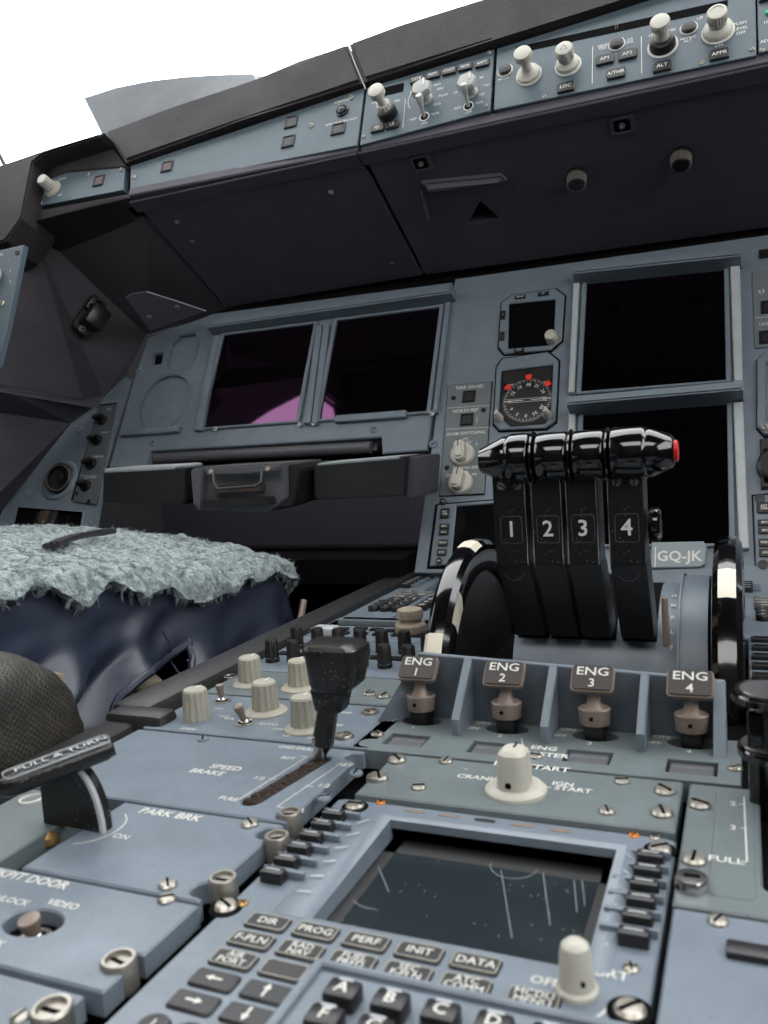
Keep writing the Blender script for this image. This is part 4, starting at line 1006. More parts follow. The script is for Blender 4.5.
# --- second grey knob panel
t, l, b = ped_panel('transponder_panel', 'grey-green panel with two ribbed grey knobs, next behind the one with the toggles', 'control panel', xl-.004, .4815, xr, .535, M['pedg'], (.525, .492))
b.text('1', *l(215, 676), .005, ZT); b.text('2', *l(338, 690), .005, ZT); b.text('ATC', *l(350, 686), .005, ZT); b.line(l(272, 690), l(345, 694), .0004, ZT)
b.build('face_plate', t)
ribbed_knob(t, *l(251, 684), 0, .0092, .0205, .0130, fl=12); ribbed_knob(t, *l(300, 688), 0, .0086, .0205, .0135, fl=12)
b = MB(); b.lathe([(.0062, -.001), (.0060, .001), (.0052, .0012), (.0048, 0)], M['steel'], seg=24, cap=False); o = b.build('ring', t); o.location = (*l(231, 677), 0)
screw(t, *l(384, 697), 0, .0046, 'slot'); screw(t, *l(371, 695), 0, .0036)
fastener(t, *l(370, 713), 0, .0055)
# --- audio panel, rows of small black knobs
t, l, b = ped_panel('audio_control_panel', 'panel crowded with small black knobs in front of the thrust lever wheel', 'control panel', -.363, .5385, xr-.004, .632, M['pedp'])
b.build('face_plate', t)
kb = None
for j, y in enumerate((.562, .603)):
    for i in range(8):
        x = -.350+i*.0195
        if kb is None:
            b = MB(); b.lathe([(.0058, 0), (.0058, .003), (.0048, .004)], M['black'], seg=16)
            b.lathe([(.0056, .004, 1), (.0052, .0165, 1), (.0044, .0178), (.002, .018)], M['key'], seg=48, fl=12, fd=.1)
            kb = b.build('volume_knob', t); kb.location = (x-(-.363+xr-.004)/2, y-.58525, 0)
        else: copy_child(kb, t, (x-(-.363+xr-.004)/2, y-.58525, 0))
for i in range(8):
    sq_button(t, -.350+i*.0195-(-.363+xr-.004)/2, .583-.58525, 0, .012, .006, name='audio_key', d=.002)
# --- radio panel
t, l, b = ped_panel('radio_panel', 'panel with a long narrow window, small dark keys and a stacked beige knob', 'control panel', -.366, .6355, xr-.006, .716, M['pedp'])
b.build('face_plate', t)
rx = (-.366+xr-.006)/2; ry_ = (.6355+.716)/2
b = MB(); b.box((-.025, .012, .003), (.085, .010, .006), M['pedg'], bev=.0015); b.box((-.025, .012, .0062), (.075, .005, .001), M['scrd']); b.build('window_strip', t)
for x, y in ((-.055, -.008), (-.038, -.005), (-.022, -.006), (-.006, -.008), (.01, -.010), (-.012, -.022), (.006, -.022), (-.03, -.022), (.024, -.022), (-.048, -.022)):
    sq_button(t, x, y, 0, .012, .006, name='radio_key', d=.002)
b = MB(); b.box((0, 0, .004), (.022, .016, .008), M['lgrey'], bev=.002); o = b.build('toggle_guard', t); o.location = (-.062, -.028, 0)
b = MB(); b.box((0, 0, .001), (.008, .006, .002), M['green'], bev=.0005); o = b.build('green_lamp', t); o.location = (*l(397, 622), 0)
b = MB(); b.lathe([(.0165, 0), (.0170, .002), (.0170, .009), (.0155, .011), (.012, .012), (.0115, .0145)], M['beige'], seg=36)
b.lathe([(.0115, .0135, 1), (.0145, .016, 1), (.0148, .022, 1), (.0135, .025, 1), (.010, .0262)], M['beige'], seg=96, fl=24, fd=.04); b.box((0, -.0170, .005), (.0015, .001, .003), M['dark'])
o = b.build('tuning_knob', t); o.scale = (.8, .8, .85); o.location = (*l(411, 633), 0)
# ------------------------------------------------------------------ engine master panel
ex0, ex1, ey0, ey1 = -.208, -.006, .4085, .4680
t = thing('engine_control_module', 'stepped grey-blue panel with three upright fins between the engine switches', 'control panel', PED, -.107, .43)
el = L(PED, -.107, .43)
sw = [(-.1840, .4585), (-.1305, .4565), (-.0805, .4565), (-.0300, .4570)]
holes = [circ(x+.107, y-.43, .0125, .0078, 24) for x, y in sw]
bts = [(-.1815, .4270), (-.1315, .4265), (-.0795, .4265), (-.0285, .4250)]
bh = [rect(x+.107-.0120, y-.43-.0085, x+.107+.0120, y-.43+.0085) for x, y in bts]
b = MB()
base = [(ex0+.107, ey0-.43), (ex1+.107, ey0-.43), (ex1+.107, .466-.43), (ex0+.107, .466-.43)]
b.plate(base, -.011, 0, M['pedg'], holes=holes+bh, bev=.0006)
b.plate([(p[0]*1.0, p[1]) for p in rect(-.098, -.019, .098, .034)], -.0108, -.007, M['dark'])
for i, (x, y) in enumerate(sw):
    b.text('ON', *(x+.107-.0160, y-.43+.0058), .0056, ZT, bold=.02); b.text('OFF', *(x+.107-.0200, y-.43-.0040), .0056, ZT, bold=.02); b.text(str(i+1), x+.107-.001, y-.43-.0122, .0056, ZT, bold=.02)
b.text('ENG', *el(544, 748.5), .0072, ZT, bold=.02); b.text('MASTER', *el(544, 755), .0072, ZT, bold=.02); b.line(el(525, 752), el(521, 738), .0004, ZT)
b.build('face_plate', t)
# back wall, sloping away, with thin bright top ledge
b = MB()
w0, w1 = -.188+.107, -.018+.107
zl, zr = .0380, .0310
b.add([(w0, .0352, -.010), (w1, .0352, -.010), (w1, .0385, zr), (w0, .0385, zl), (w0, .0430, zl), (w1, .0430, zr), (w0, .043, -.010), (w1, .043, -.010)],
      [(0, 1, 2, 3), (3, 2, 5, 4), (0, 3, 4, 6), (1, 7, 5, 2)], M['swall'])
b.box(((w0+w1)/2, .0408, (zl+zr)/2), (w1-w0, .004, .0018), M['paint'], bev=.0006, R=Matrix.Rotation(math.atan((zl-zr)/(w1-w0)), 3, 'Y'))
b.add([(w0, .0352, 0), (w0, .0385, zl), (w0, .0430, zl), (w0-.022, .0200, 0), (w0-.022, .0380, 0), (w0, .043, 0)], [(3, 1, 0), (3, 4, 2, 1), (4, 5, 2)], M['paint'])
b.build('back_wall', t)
def fin(x):
    b = MB(); T_ = Matrix.Translation((x, 0, 0)) @ Matrix((Vector((0, 0, 1)), Vector((1, 0, 0)), Vector((0, 1, 0)))).transposed().to_4x4()
    # profile in (y, z), extruded along x
    zz = zl+(zr-zl)*(x-w0)/(w1-w0)+.0005
    pr = [(.009, -.001), (.0078, .010), (.0368, zz), (.0426, zz), (.0426, -.001)]
    TT2 = Matrix.Translation((x, 0, 0)) @ Matrix(((0, 0, 1, 0), (1, 0, 0, 0), (0, 1, 0, 0), (0, 0, 0, 1)))
    b.plate(pr, -.0022, .0022, M['paint'], T=TT2, bev=.0009)
    return b.build('divider_fin', t)
for x in (-.1555, -.1045, -.0540): fin(x+.107)
b = MB(); TT2 = Matrix.Translation((.091, 0, 0)) @ Matrix(((0, 0, 1, 0), (1, 0, 0, 0), (0, 1, 0, 0), (0, 0, 0, 1)))
b.plate([(.009, -.001), (.0385, zr), (.0426, zr), (.0426, -.001)], -.003, .003, M['paint'], T=TT2, bev=.0009); b.build('end_cheek', t)
for i, (x, y) in enumerate(bts):
    b = MB(); b.plate(rect(-.0118, -.0083, .0118, .0083), -.0108, -.0075, M['dark']); b.plate(rect(-.0108, -.0078, .0104, .0074), -.0075, -.0014, M['dgrey'], bev=.0008)
    b.line((-.0100, .0022), (.0098, .0022), .0003, -.0012, M['lgrey'])
    o = b.build('fault_light', t); o.location = (x+.107, y-.43, 0)
for x, y in ((377, 735), (536, 757), (628, 728), (735, 769), (453, 714)): screw(t, *el(x, y), 0, .0034, 'slot')
for i, (x, y) in enumerate(sw):
    n = str(i+1)
    s = thing('engine_master_switch', 'tan metal lever switch with a tilted head reading ENG '+n, 'switch', PED, x, y, -.004, 'engine master switches')
    b = MB(); b.box((0, 0, .005), (.0105, .010, .016), M['black'], bev=.0015); b.build('stem', s)
    T_ = Matrix.Rotation(-.06, 4, 'X') @ Matrix.Diagonal((1, 1, .86, 1))
    b = MB(); b.lathe([(.0060, .0115), (.0082, .0130), (.0087, .0205), (.0088, .0228), (.0080, .0236), (.0070, .0228), (.003, .0215)], M['tan'], seg=32, T=T_)
    b.lathe([(.0012, 0), (.0012, .0004)], M['dark'], seg=12, T=Matrix.Translation((0, -.0101, .017)) @ Matrix.Rotation(PI/2, 4, 'X')); b.build('collar', s)
    b = MB(); loft(b, [(0, -.001, .0120, .011, .005, .0222), (0, -.001, .0075, .006, .003, .0270), (0, -.001, .0068, .0055, .0025, .0320), (0, -.001, .0110, .0065, .003, .0350), (0, .001, .0215, .008, .003, .0390)], M['tan'], T_); b.build('neck', s)
    HM = Matrix.Translation((0, -.0015, .0378)) @ Matrix.Rotation(math.radians(42), 4, 'X')
    b = MB(); b.plate(rrect(0, 0, .0235, .0165, .0025, 3), -.0040, 0, M['tan'], T=HM, bev=.0012, seg=2)
    b.plate(rrect(0, 0, .0218, .0148, .0018, 3), 0, .00025, M['brown'], T=HM)
    b.text('ENG', 0, .0034, .0072, .0004, T=HM, sx=1.25, bold=.01); b.text(n, 0, -.0038, .0072, .0004, T=HM, sx=1.1, bold=.01)
    b.build('head', s)
# ------------------------------------------------------------------ start panel
t, l, b = ped_panel('engine_start_panel', 'grey-green panel with one ivory bar knob between CRANK and IGN START', 'control panel', -.1800, .3545, -.0312, .4060, M['pedg'])
b.text('ENG START', *l(531, 767), .0075, ZT, bold=.02); b.text('CRANK', *l(477, 778), .0062, ZT, bold=.02); b.text('IGN', *l(563, 784.5), .0060, ZT, bold=.02); b.text('START', *l(573, 790), .0060, ZT, bold=.02); b.text('-', *l(466, 769), .006, ZT); b.text('-', *l(549, 787), .008, ZT)
b.build('face_plate', t)
b = MB(); b.lathe([(.0162, 0), (.0160, .0018), (.0145, .0034), (.0120, .0042)], M['ivory'], seg=40)
loft(b, [(0, -.001, .0170, .0195, .006, .003), (0, -.001, .0158, .0185, .006, .018), (0, -.001, .0145, .017, .0055, .0232), (0, -.001, .0105, .013, .004, .0250)], M['ivory'])
b.lathe([(.0017, 0), (.0017, .0006)], M['dark'], seg=14, T=Matrix.Translation((-.001, -.0104, .0075)) @ Matrix.Rotation(PI/2, 4, 'X')); b.box((0, .004, .0251), (.0012, .007, .0004), M['black'])
o = b.build('start_selector_knob', t); o.scale = (.92, .92, .86); o.location = (*l(516, 791), 0)
for x, y in ((446, 762), (419, 788), (607, 812), (622, 782)): screw(t, *l(x, y), 0, .0037, 'slot')
for x, y in ((397, 761), (379, 779), (665, 792), (662, 814)): screw(t, *l(x, y), 0, .0050, 'slot')
# ------------------------------------------------------------------ control display units
def make_mcdu(name, label, cx, ytop, z, full=True):
    """origin: middle of the top edge"""
    kq = .9833 if full else 1
    t = thing(name, label, 'control display unit', PED, cx*kq, ytop*kq, -.003 if full else z); t.scale = (kq, kq, kq); l = L(PED, cx, ytop, z)
    hw = .0775; hl = .0830
    def X(x): return x-(-.1085)
    def Y(y): return y-.3515
    scr = (X(-.1545), Y(.2615), X(-.0530), Y(.3385))
    b = MB()
    out = [(-hl, -.25), (hw, -.25), (hw, .0065), (hw-.004, .0085), (-hl+.004, .0085), (-hl, .0065)]
    b.plate(out, -.016, 0, M['pedp'], holes=[rect(scr[0], scr[1], scr[2], scr[3])], bev=.0008)
    # raised sloping frame round the glass
    o_ = rect(scr[0]-.0175, scr[1]-.0010, scr[2]+.0085, scr[3]+.0042); i_ = rect(*scr)
    zf = (0, 0, 1, 1)
    vs = [(p[0], p[1], .0001) for p in o_] + [(p[0], p[1], .0002+.0042*zf[k]) for k, p in enumerate(rect(scr[0]-.0065, scr[1]-.0006, scr[2]+.004, scr[3]+.0022))] + [(p[0], p[1], .0001+.0030*zf[k]) for k, p in enumerate(i_)] + [(p[0]*.99, p[1], -.006) for p in i_]
    fs = []
    for k in range(3):
        for j in range(4):
            q = (j+1) % 4; fs.append((k*4+j, k*4+q, (k+1)*4+q, (k+1)*4+j))
    b.add(vs, fs, M['pedp'])
    if full:
        for j in range(6):
            y = Y(.3335-.0115*j)
            f_ = .25+.75*(5-j)/5
            b.add([(scr[0]-.0150, y, .0016*f_), (scr[0]-.0085, y, .0042*f_), (scr[0]-.0085, y+.0007, .0042*f_), (scr[0]-.0150, y+.0007, .0016*f_)], [(0, 1, 2, 3)], M['white'])
            b.add([(scr[2]+.0046, y, .0046*f_), (scr[2]+.0080, y, .0016*f_), (scr[2]+.0080, y+.0006, .0016*f_), (scr[2]+.0046, y+.0006, .0046*f_)], [(0, 1, 2, 3)], M['white'])
        b.text('BRT', *l(612, 975), .0062, ZT); b.text('OFF', *l(545, 982), .0056, ZT); b.arc(l(579, 1000), .0088, 180, 360, .0009, ZT)
    b.build('front_panel', t)
    b = MB(); b.plate(rect(scr[0]-.001, scr[1]-.001, scr[2]+.001, scr[3]+.001), -.0115, -.0060, M['dusty'])
    if full:
        for a, c in (((501, 870), (512, 938)), ((543, 872), (550, 925)), ((574, 880), (577, 912)), ((582, 880), (585, 906)), ((378, 866), (389, 892))):
            pa = onZ(*a, z-.0058); pc = onZ(*c, z-.0058); b.line((pa.x-cx, pa.y-ytop), (pc.x-cx, pc.y-ytop), .00018, -.0058, M['lgrey'])
        pa = onZ(372, 905, z-.0058); b.arc((pa.x-cx, pa.y-ytop+.010), .0125, 225, 285, .00018, -.0058, M['lgrey'])
        pa = onZ(514, 866, z-.0058); b.arc((pa.x-cx, pa.y-ytop), .010, 180, 360, .00018, -.0058, M['lgrey'])
        b.box((scr[0]+.0035, (scr[1]+scr[3])/2, -.0060), (.006, scr[3]-scr[1], .0003), M['dirt']); b.box((scr[2]-.003, (scr[1]+scr[3])/2, -.0060), (.005, scr[3]-scr[1], .0003), M['dirt']); b.box(((scr[0]+scr[2])/2, scr[3]-.006, -.0060), (scr[2]-scr[0], .012, .0003), M['dirt'])
    b.build('screen', t, smooth=False)
    for sx, xx in ((-1, X(-.1830)), (1, X(-.0395))):
        for j in range(6):
            y = Y(.3365-.0111*j)
            b = MB(); b.box((0, 0, .002), (.0105, .0056, .006), M['key'], bev=.0009); b.box((0, 0, .0051), (.0065, .0009, .0004), M['lgrey'])
            o = b.build('line_key', t); o.location = (xx, y, 0)
            b = MB(); b.box((-sx*.0078, .0042, .0015), (.009, .0022, .0035), M['pedp'], bev=.0006); b.box((0, .0052, .0016), (.015, .0014, .0032), M['pedp'], bev=.0004)
            o = b.build('key_rib', t); o.location = (xx, y, 0)
    for j in range(5):
        b = MB(); b.plate(rrect(0, 0, .0100, .0026, .0012, 3), -.0005, .0004, M['tan' if j != 2 else 'key'], bev=.0002)
        b.plate(rrect(0, 0, .0106, .0032, .0014, 3), -.0005, .0001, M['pedg'])
        o = b.build('annunciator', t); o.location = (-.041+j*.0175, .0040-.0002*j, 0)
    # function keys
    x0, y0 = X(-.1690), Y(.2533); dx, dy = .0203, .0116
    rows = [('DIR', 'PROG', 'PERF', 'INIT', 'DATA'), ('F-PLN', 'RAD\nNAV', 'FUEL\nPRED', 'SEC\nF-PLN', 'ATC\nCOMM', 'MCDU\nMENU'), ('AIR\nPORT', ' ')]
    for r, row in enumerate(rows):
        for c, s in enumerate(row):
            flat_key(t, x0+c*dx+(.002 if c == 5 else 0), y0-r*dy, 0, .0172, .0088, s, .0044 if '\n' in s else .0052, 'function_key', d=.0012, ring=True)
    for r in (3, 4):
        for c in range(2):
            b = MB(); b.plate(rrect(0, 0, .0172, .0088, .0014, 2), -.001, .0012, M['key'], bev=.0005)
            T_ = Matrix.Rotation({(3, 0): PI, (3, 1): PI/2, (4, 0): 0, (4, 1): -PI/2}[(r, c)], 4, 'Z'); 
            b.box((-.0012, 0, .00125), (.0036, .0009, .0003), M['white'], T=T_); b.add([(.0006, .0015, .0014), (.0006, -.0015, .0014), (.0034, 0, .0014)], [(1, 2, 0)], M['white'], T_)
            o = b.build('arrow_key', t); o.location = (x0+c*dx, y0-r*dy, 0)
    # letter key tray with raised walls
    lx0, ly0 = x0+2*dx-.0085, y0-2*dy+.0055
    b = MB(); q = rect(lx0, -.245, hw-.006, ly0); b.plate([(p[0], p[1]) for p in rect(lx0-.0035, -.248, hw-.003, ly0+.003)], 0, .0022, M['pedp'], holes=[q], bev=.0007); kps = b.build('keypad_surround', t)
    ch = 'ABCDEFGHIJKLMNOPQRSTUVWXYZ'
    kx0, ky0 = X(-.1265), Y(.2225)
    for i, s in enumerate(ch[:25]):
        r, c = divmod(i, 5)
        b = MB(); b.box((0, 0, .002), (.0112, .0092, .007), M['key'], bev=.0013); b.text(s, 0, -.0002, .0068, .0057, bold=.02); b.box((0, .0034, .0056), (.005, .0012, .0004), M['lgrey'])  # pale bar paints the sheen on the key's upper edge
        o = b.build('letter_key', kps); o.location = (kx0+.004+c*.0166, ky0-r*.0128, 0)
    nk = None
    for i in range(9):
        r, c = divmod(i, 3)
        b = MB(); b.lathe([(.0056, 0), (.0056, .004), (.005, .0050), (.002, .0052)], M['key'], seg=20); b.text(str(i+1), 0, 0, .005, .0054)
        o = b.build('number_key', t); o.location = (x0+.004+c*.0125-.006, y0-5*dy-.006-r*.0125, 0)
    if full:
        for x, y, m_ in ((243, 904, 'brass'), (381, 803, 'orange'), (634, 836, 'orange'), (655, 838, 'screwm')):
            screw(t, *l(x, y), 0, .0022, 'cross', M[m_])
        screw(t, *l(631, 969), 0, .0027, 'cross')
        for x, y, r in ((226, 908, .0058), (355, 807, .0058), (660, 850, .0058), (630, 1012, .0062)):
            b = MB(); b.lathe([(r*1.15, -.002), (r*1.15, .00025), (r*1.1, .0003)], M['dark'], seg=26); o = b.build('fastener_well', t); o.location = (*l(x, y), 0)
            screw(t, *l(x, y), 0, r*.8, 'slot')
        b = MB(); b.lathe([(.0068, 0), (.0068, .0015), (.0058, .0025), (.0050, .0130), (.0044, .0155), (.003, .0168), (.001, .0172)], M['ivory'], seg=30); b.lathe([(.001, 0), (.001, .0006)], M['dark'], seg=10, T=Matrix.Translation((.0028, -.0044, .0058)) @ Matrix.Rotation(PI/2, 4, 'X') )
        o = b.build('brightness_knob', t); o.location = (*l(577, 991), 0)
    return t
make_mcdu('control_display_unit', 'nearest display unit with a scratched dusty screen and labelled keys, bottom centre', -.1085, .3515, -.006)
make_mcdu('control_display_unit', 'far display unit seen edge-on at the head of the left pedestal column', -.2815, .935, .0, full=False)
make_mcdu('control_display_unit', 'display unit mostly cut off by the right frame edge behind the wheel', .0720, .935, .0, full=False)
t, l, b = ped_panel('right_radio_panel', 'panel with dark keys at the right frame edge behind the flap lever', 'control panel', -.002, .4700, .150, .690, M['pedp'])
b.build('face_plate', t)
for j in range(9):
    for i in range(3): sq_button(t, -.066+i*.022, .098-j*.024, 0, .016, .010, name='radio_key', d=.003)
# ------------------------------------------------------------------ right column : flap panel and aft panel
fsl = rect(-.0025, .300, .0125, .4040)
fo = [(-.0282, .2995), (.120, .2995), (.120, .4055), (-.0282, .4055)]
t = thing('flap_module', 'grey-green right panel with a scale ending in FULL beside the dark flap slot', 'control panel', PED, .03, .35); l = L(PED, .03, .35)
b = MB(); b.plate([(x-.03, y-.35) for x, y in fo], -.011, 0, M['pedg'], holes=[[(x-.03, y-.35) for x, y in rrect(.0085, .3590, .0135, .085, .005)]], bev=.0008)
b.plate([(x-.03, y-.35) for x, y in rrect(-.0085, .3545, .0160, .092, .003)], 0, .0004, M['pedg'], bev=.0003)
b.text('FULL', *l(726, 861.5), .0062, .0006); b.text('3', *l(733, 829), .0060, .0006); b.text('2', *l(733, 805), .0060, .0006)
for a, c in (((744, 798), (747, 863)), ((739, 805.5), (744, 805.5)), ((740, 829), (745, 829.5)), ((741, 863), (747, 863.5))): b.line(l(*a), l(*c), .0006, .0006)
b.build('face_plate', t)
b = MB(); b.plate([(x-.03, y-.35) for x, y in rrect(.0085, .3590, .016, .088, .005)], -.0112, -.008, M['dark']); b.build('slot', t)
for x, y, k in ((700, 806, 'slot'), (694, 861, 'slot')): screw(t, *l(x, y), 0, .0048, k)
b = MB(); b.lathe([(.0062, -.001), (.0062, .003), (.0055, .0042), (.003, .0044)], M['steel'], seg=26); b.box((0, 0, .0045), (.006, .0012, .0006), M['dark']); o = b.build('bracket_screw', t); o.location = (*l(692, 887), 0)
t, l, b = ped_panel('right_aft_panel', 'plain pale blue panel in the bottom right corner', 'control panel', -.0278, .10, .120, .2970, M['pedp'], th=.009)
b.build('face_plate', t); screw(t, *l(718, 922), 0, .0034); 
b = MB(); b.box((0, 0, .001), (.03, .008, .003), M['key'], bev=.001); o = b.build('small_window', t); o.location = (*l(777, 960), 0)
# flap lever
fx, fy = .0080, .396
t = thing('flap_lever', 'glossy black flap lever with two stacked round plates at the right frame edge', 'lever', PED, fx, fy, -.004)
b = MB(); b.box((-.006, 0, .020), (.009, .012, .048), M['gloss'], bev=.0015); b.box((.007, 0, .03), (.012, .014, .06), M['satin'], bev=.0015); b.build('stem', t)
for nm, z in (('upper_plate', .0520), ('lower_plate', .0270)):
    b = MB(); b.plate([(p[0], p[1]) for p in rrect(.012, .001, .058 if z > .04 else .054, .034, .016, 8)], z-.0018, z+.0026, M['gloss'], bev=.0016, seg=3)
    b.plate([(p[0], p[1]) for p in rrect(.012-.0035, .001, .044, .025, .012, 8)], z+.0020, z+.0029, M['refl_grey'], bev=.0004)  # grey layer colours in a reflection on the glossy black plate
    b.build(nm, t)
b = MB(); b.box((.004, -.0095, .041), (.016, .006, .020), M['satin'], bev=.001); b.build('screw_block', t)
for z in (.0365, .0455):
    b = MB(); b.lathe([(.0042, 0), (.0040, .001), (.002, .0016)], M['brass'], seg=18, T=Matrix.Translation((.004, -.0125, z)) @ Matrix.Rotation(PI/2, 4, 'X')); b.box((.004, -.0142, z), (.005, .0004, .0009), M['dark']); b.build('screw', t)
# ------------------------------------------------------------------ thrust quadrant
q = thing('throttle_quadrant', 'grey-blue curved quadrant housing under the four thrust levers', 'throttle quadrant', PED, -.1, .66)
def xcyl(b, x0, x1, yc, zc, r, a0, a1, m, k=24, cap=True):
    """drum sector about an X axis; angle 0 = toward the camera (-Y), 90 = up"""
    vs = []; fs = []
    for i in range(k+1):
        a = math.radians(a0+(a1-a0)*i/k)
        for x in (x0, x1): vs.append((x, yc-r*math.cos(a), zc+r*math.sin(a)))
    n = len(vs)
    for i in range(k): fs.append((2*i, 2*i+1, 2*i+3, 2*i+2))
    if cap:
        vs += [(x0, yc, zc), (x1, yc, zc)]
        for i in range(k): fs.append((2*i, 2*i+2, n)); fs.append((2*i+1, n+1, 2*i+3))
    b.add(vs, fs, m)
Q0, Q1 = -.162+.1, -.047+.1
QR, QZ = .076, -.030
b = MB(); xcyl(b, Q0, Q1, 0, QZ, QR, -20, 120, M['paint']); b.box(((Q0+Q1)/2+.006, -.14, -.002), (Q1-Q0+.018, .06, .010), M['paint'], bev=.002)
b.build('drum', q)
b = MB(); xcyl(b, Q1+.002, Q1+.0200, 0, QZ, QR+.006, -20, 120, M['paint']); b.build('side_drum', q)
b = MB(); xcyl(b, Q1+.0005, Q1+.002, 0, QZ, QR+.008, -20, 120, M['paint'])
for i, s in enumerate('F L R M O'.split()): b.text(s, 0, 0, .0048, .0004, T=Matrix.Translation((Q1-.0035, -(QR+.0004)*math.cos(math.radians(35+i*9)), QZ+(QR+.0004)*math.sin(math.radians(35+i*9)))) @ Matrix.Rotation(math.radians(90-35-i*9), 4, 'X'))
b.build('scale_rim', q)
LX = [-.1470, -.1222, -.0992, -.0715]
b = MB()
for x in LX: xcyl(b, x+.1-.0122, x+.1+.0112, 0, QZ, QR+.0004, 38, 110, M['dark'], cap=False)
b.build('lever_slots', q)
b = MB(); b.box((Q1-.0055, -.078, .036), (.004, .008, .034), M['tan'], bev=.001); b.build('side_pointer', q)
LF = Frame((0, .55, 0), (0, 0, 1))
names = ['thrust lever 1, glossy black with a tapered grip end pointing left', 'black thrust lever bearing the numeral 2', 'black thrust lever bearing the numeral 3', 'thrust lever 4, glossy black with a tapered grip end and red button on the right']
GX = [(507, 530), (535, 567.5), (572, 604.5), (609, 645)]
for i, x in enumerate(LX):
    t = thing('thrust_lever', names[i], 'lever', LF, x, .02, 0, 'numbered thrust levers')
    hw = .0110 if i in (0, 3) else .0100
    zt = .145-.02; zk = .080-.02
    b = MB()
    # front section, then the lower section bending away (local: x right, y up, z toward camera)
    def slab(y0, z0, w0, y1, z1, w1, th0, th1, m):
        vs = []
        for (yy, zz, ww, th) in ((y0, z0, w0, th0), (y1, z1, w1, th1)):
            vs += [(-ww, yy, zz), (ww, yy, zz), (ww, yy, zz-th), (-ww, yy, zz-th)]
        bm = bmesh.new(); v = [bm.verts.new(p) for p in vs]
        for f in ((3, 2, 1, 0), (4, 5, 6, 7), (0, 1, 5, 4), (1, 2, 6, 5), (2, 3, 7, 6), (3, 0, 4, 7)): bm.faces.new([v[k] for k in f])
        bmesh.ops.recalc_face_normals(bm, faces=bm.faces[:]); bmesh.ops.bevel(bm, geom=bm.edges[:], offset=.0008, segments=2, affect='EDGES'); b.bm(bm, m)
    slab(zk, 0, hw, zt+.004, 0, hw, .026, .026, M['satin'])
    b.build('upper_arm', t)
    b = MB(); slab(.002, -.036, hw*1.0, zk+.001, -.0004, hw*1.02, .03, .028, M['key'])
    if i in (0, 3): b.arc((0, zk-.004), .007, 200, 340, .0005, -.0020, M['under2'])
    b.build('lower_arm', t)
    # bright steel strips imitating the rim highlights along the arm edges
    b = MB()
    for s in (-1, 1): b.box((s*(hw-.0003), (zk+zt)/2, .0003), (.0008, zt-zk, .0009), M['steel' if s*(i-1.5) < 0 or i in (1, 2) else 'satin'], bev=.0003)
    b.build('edge_highlight', t)
    b = MB(); zn = .104-.02; b.plate(rrect(.0004, zn, .0150, .0185, .002, 3), 0, .0006, M['satin'], bev=.0002); b.plate(rrect(.0004, zn, .0150, .0185, .002, 3), .0006, .0008, M['dgrey'], holes=[rrect(.0004, zn, .0143, .0178, .0017, 3)])
    b.text(str(i+1), .0004, zn, .0150, .0009, bold=.012); b.build('number_plate', t)
    # grip : lathe about the X axis
    ga = atY(GX[i][0], 452, .545).x-x; gb = atY(GX[i][1], 452, .545).x-x
    TX = Matrix.Translation((0, .1515-.02, -.002)) @ Matrix.Rotation(PI/2, 4, 'Y')
    R_ = .0165
    pr = [(R_*.6, ga), (R_*.93, ga+.0004), (R_, ga+.0018), (R_, gb-.0018), (R_*.93, gb-.0004), (R_*.6, gb)]
    b = MB()
    if i == 0: pr = [(R_*.40, ga-.0205), (R_*.50, ga-.0200), (R_*.56, ga-.018), (R_*.95, ga-.0032), (R_*.93, ga-.001)] + [(R_*1.0, ga), (R_*1.04, ga+.002), (R_*1.04, gb-.002), (R_*.95, gb-.0004), (R_*.6, gb)]
    if i == 3: pr = [(R_*.6, ga), (R_*.95, ga+.0004), (R_*1.04, ga+.002), (R_*1.04, gb-.002), (R_*1.0, gb), (R_*.93, gb+.001), (R_*.95, gb+.003), (R_*.62, gb+.0155), (R_*.52, gb+.0168), (R_*.44, gb+.017)]
    b.lathe(pr, M['gloss'], seg=28, T=TX); grip_ = b.build('grip', t, ang=45)
    b = MB()
    xs = gb+.0010; b.lathe([(R_*.5, xs-.0006), (R_*1.03, xs-.0004), (R_*1.08, xs+.0004), (R_*1.03, xs+.0012), (R_*.5, xs+.0014)], M['gloss'], seg=28, T=TX) if i < 3 else None
    if i < 3: b.build('grip_ring', grip_)
    if i == 3:
        b = MB(); b.lathe([(R_*.42, gb+.0165), (R_*.42, gb+.0184), (R_*.36, gb+.0192), (R_*.1, gb+.0194)], M['redb'], seg=24, T=TX); b.build('red_button', grip_)
    if i in (0, 3):
        for s in (-1, 1): screw(t, s*.0055+.0005, zt-.0110, .0002, .0030, 'slot', M['tan'])
b = MB(); b.lathe([(.010, -.003), (.0112, -.001), (.0112, .003), (.009, .0045), (.006, .003)], M['gloss'], seg=28, T=Matrix.Translation((-.0560+.1, .565-.66, .104)) @ Matrix.Rotation(PI/2, 4, 'Y')); b.build('side_disc', q)
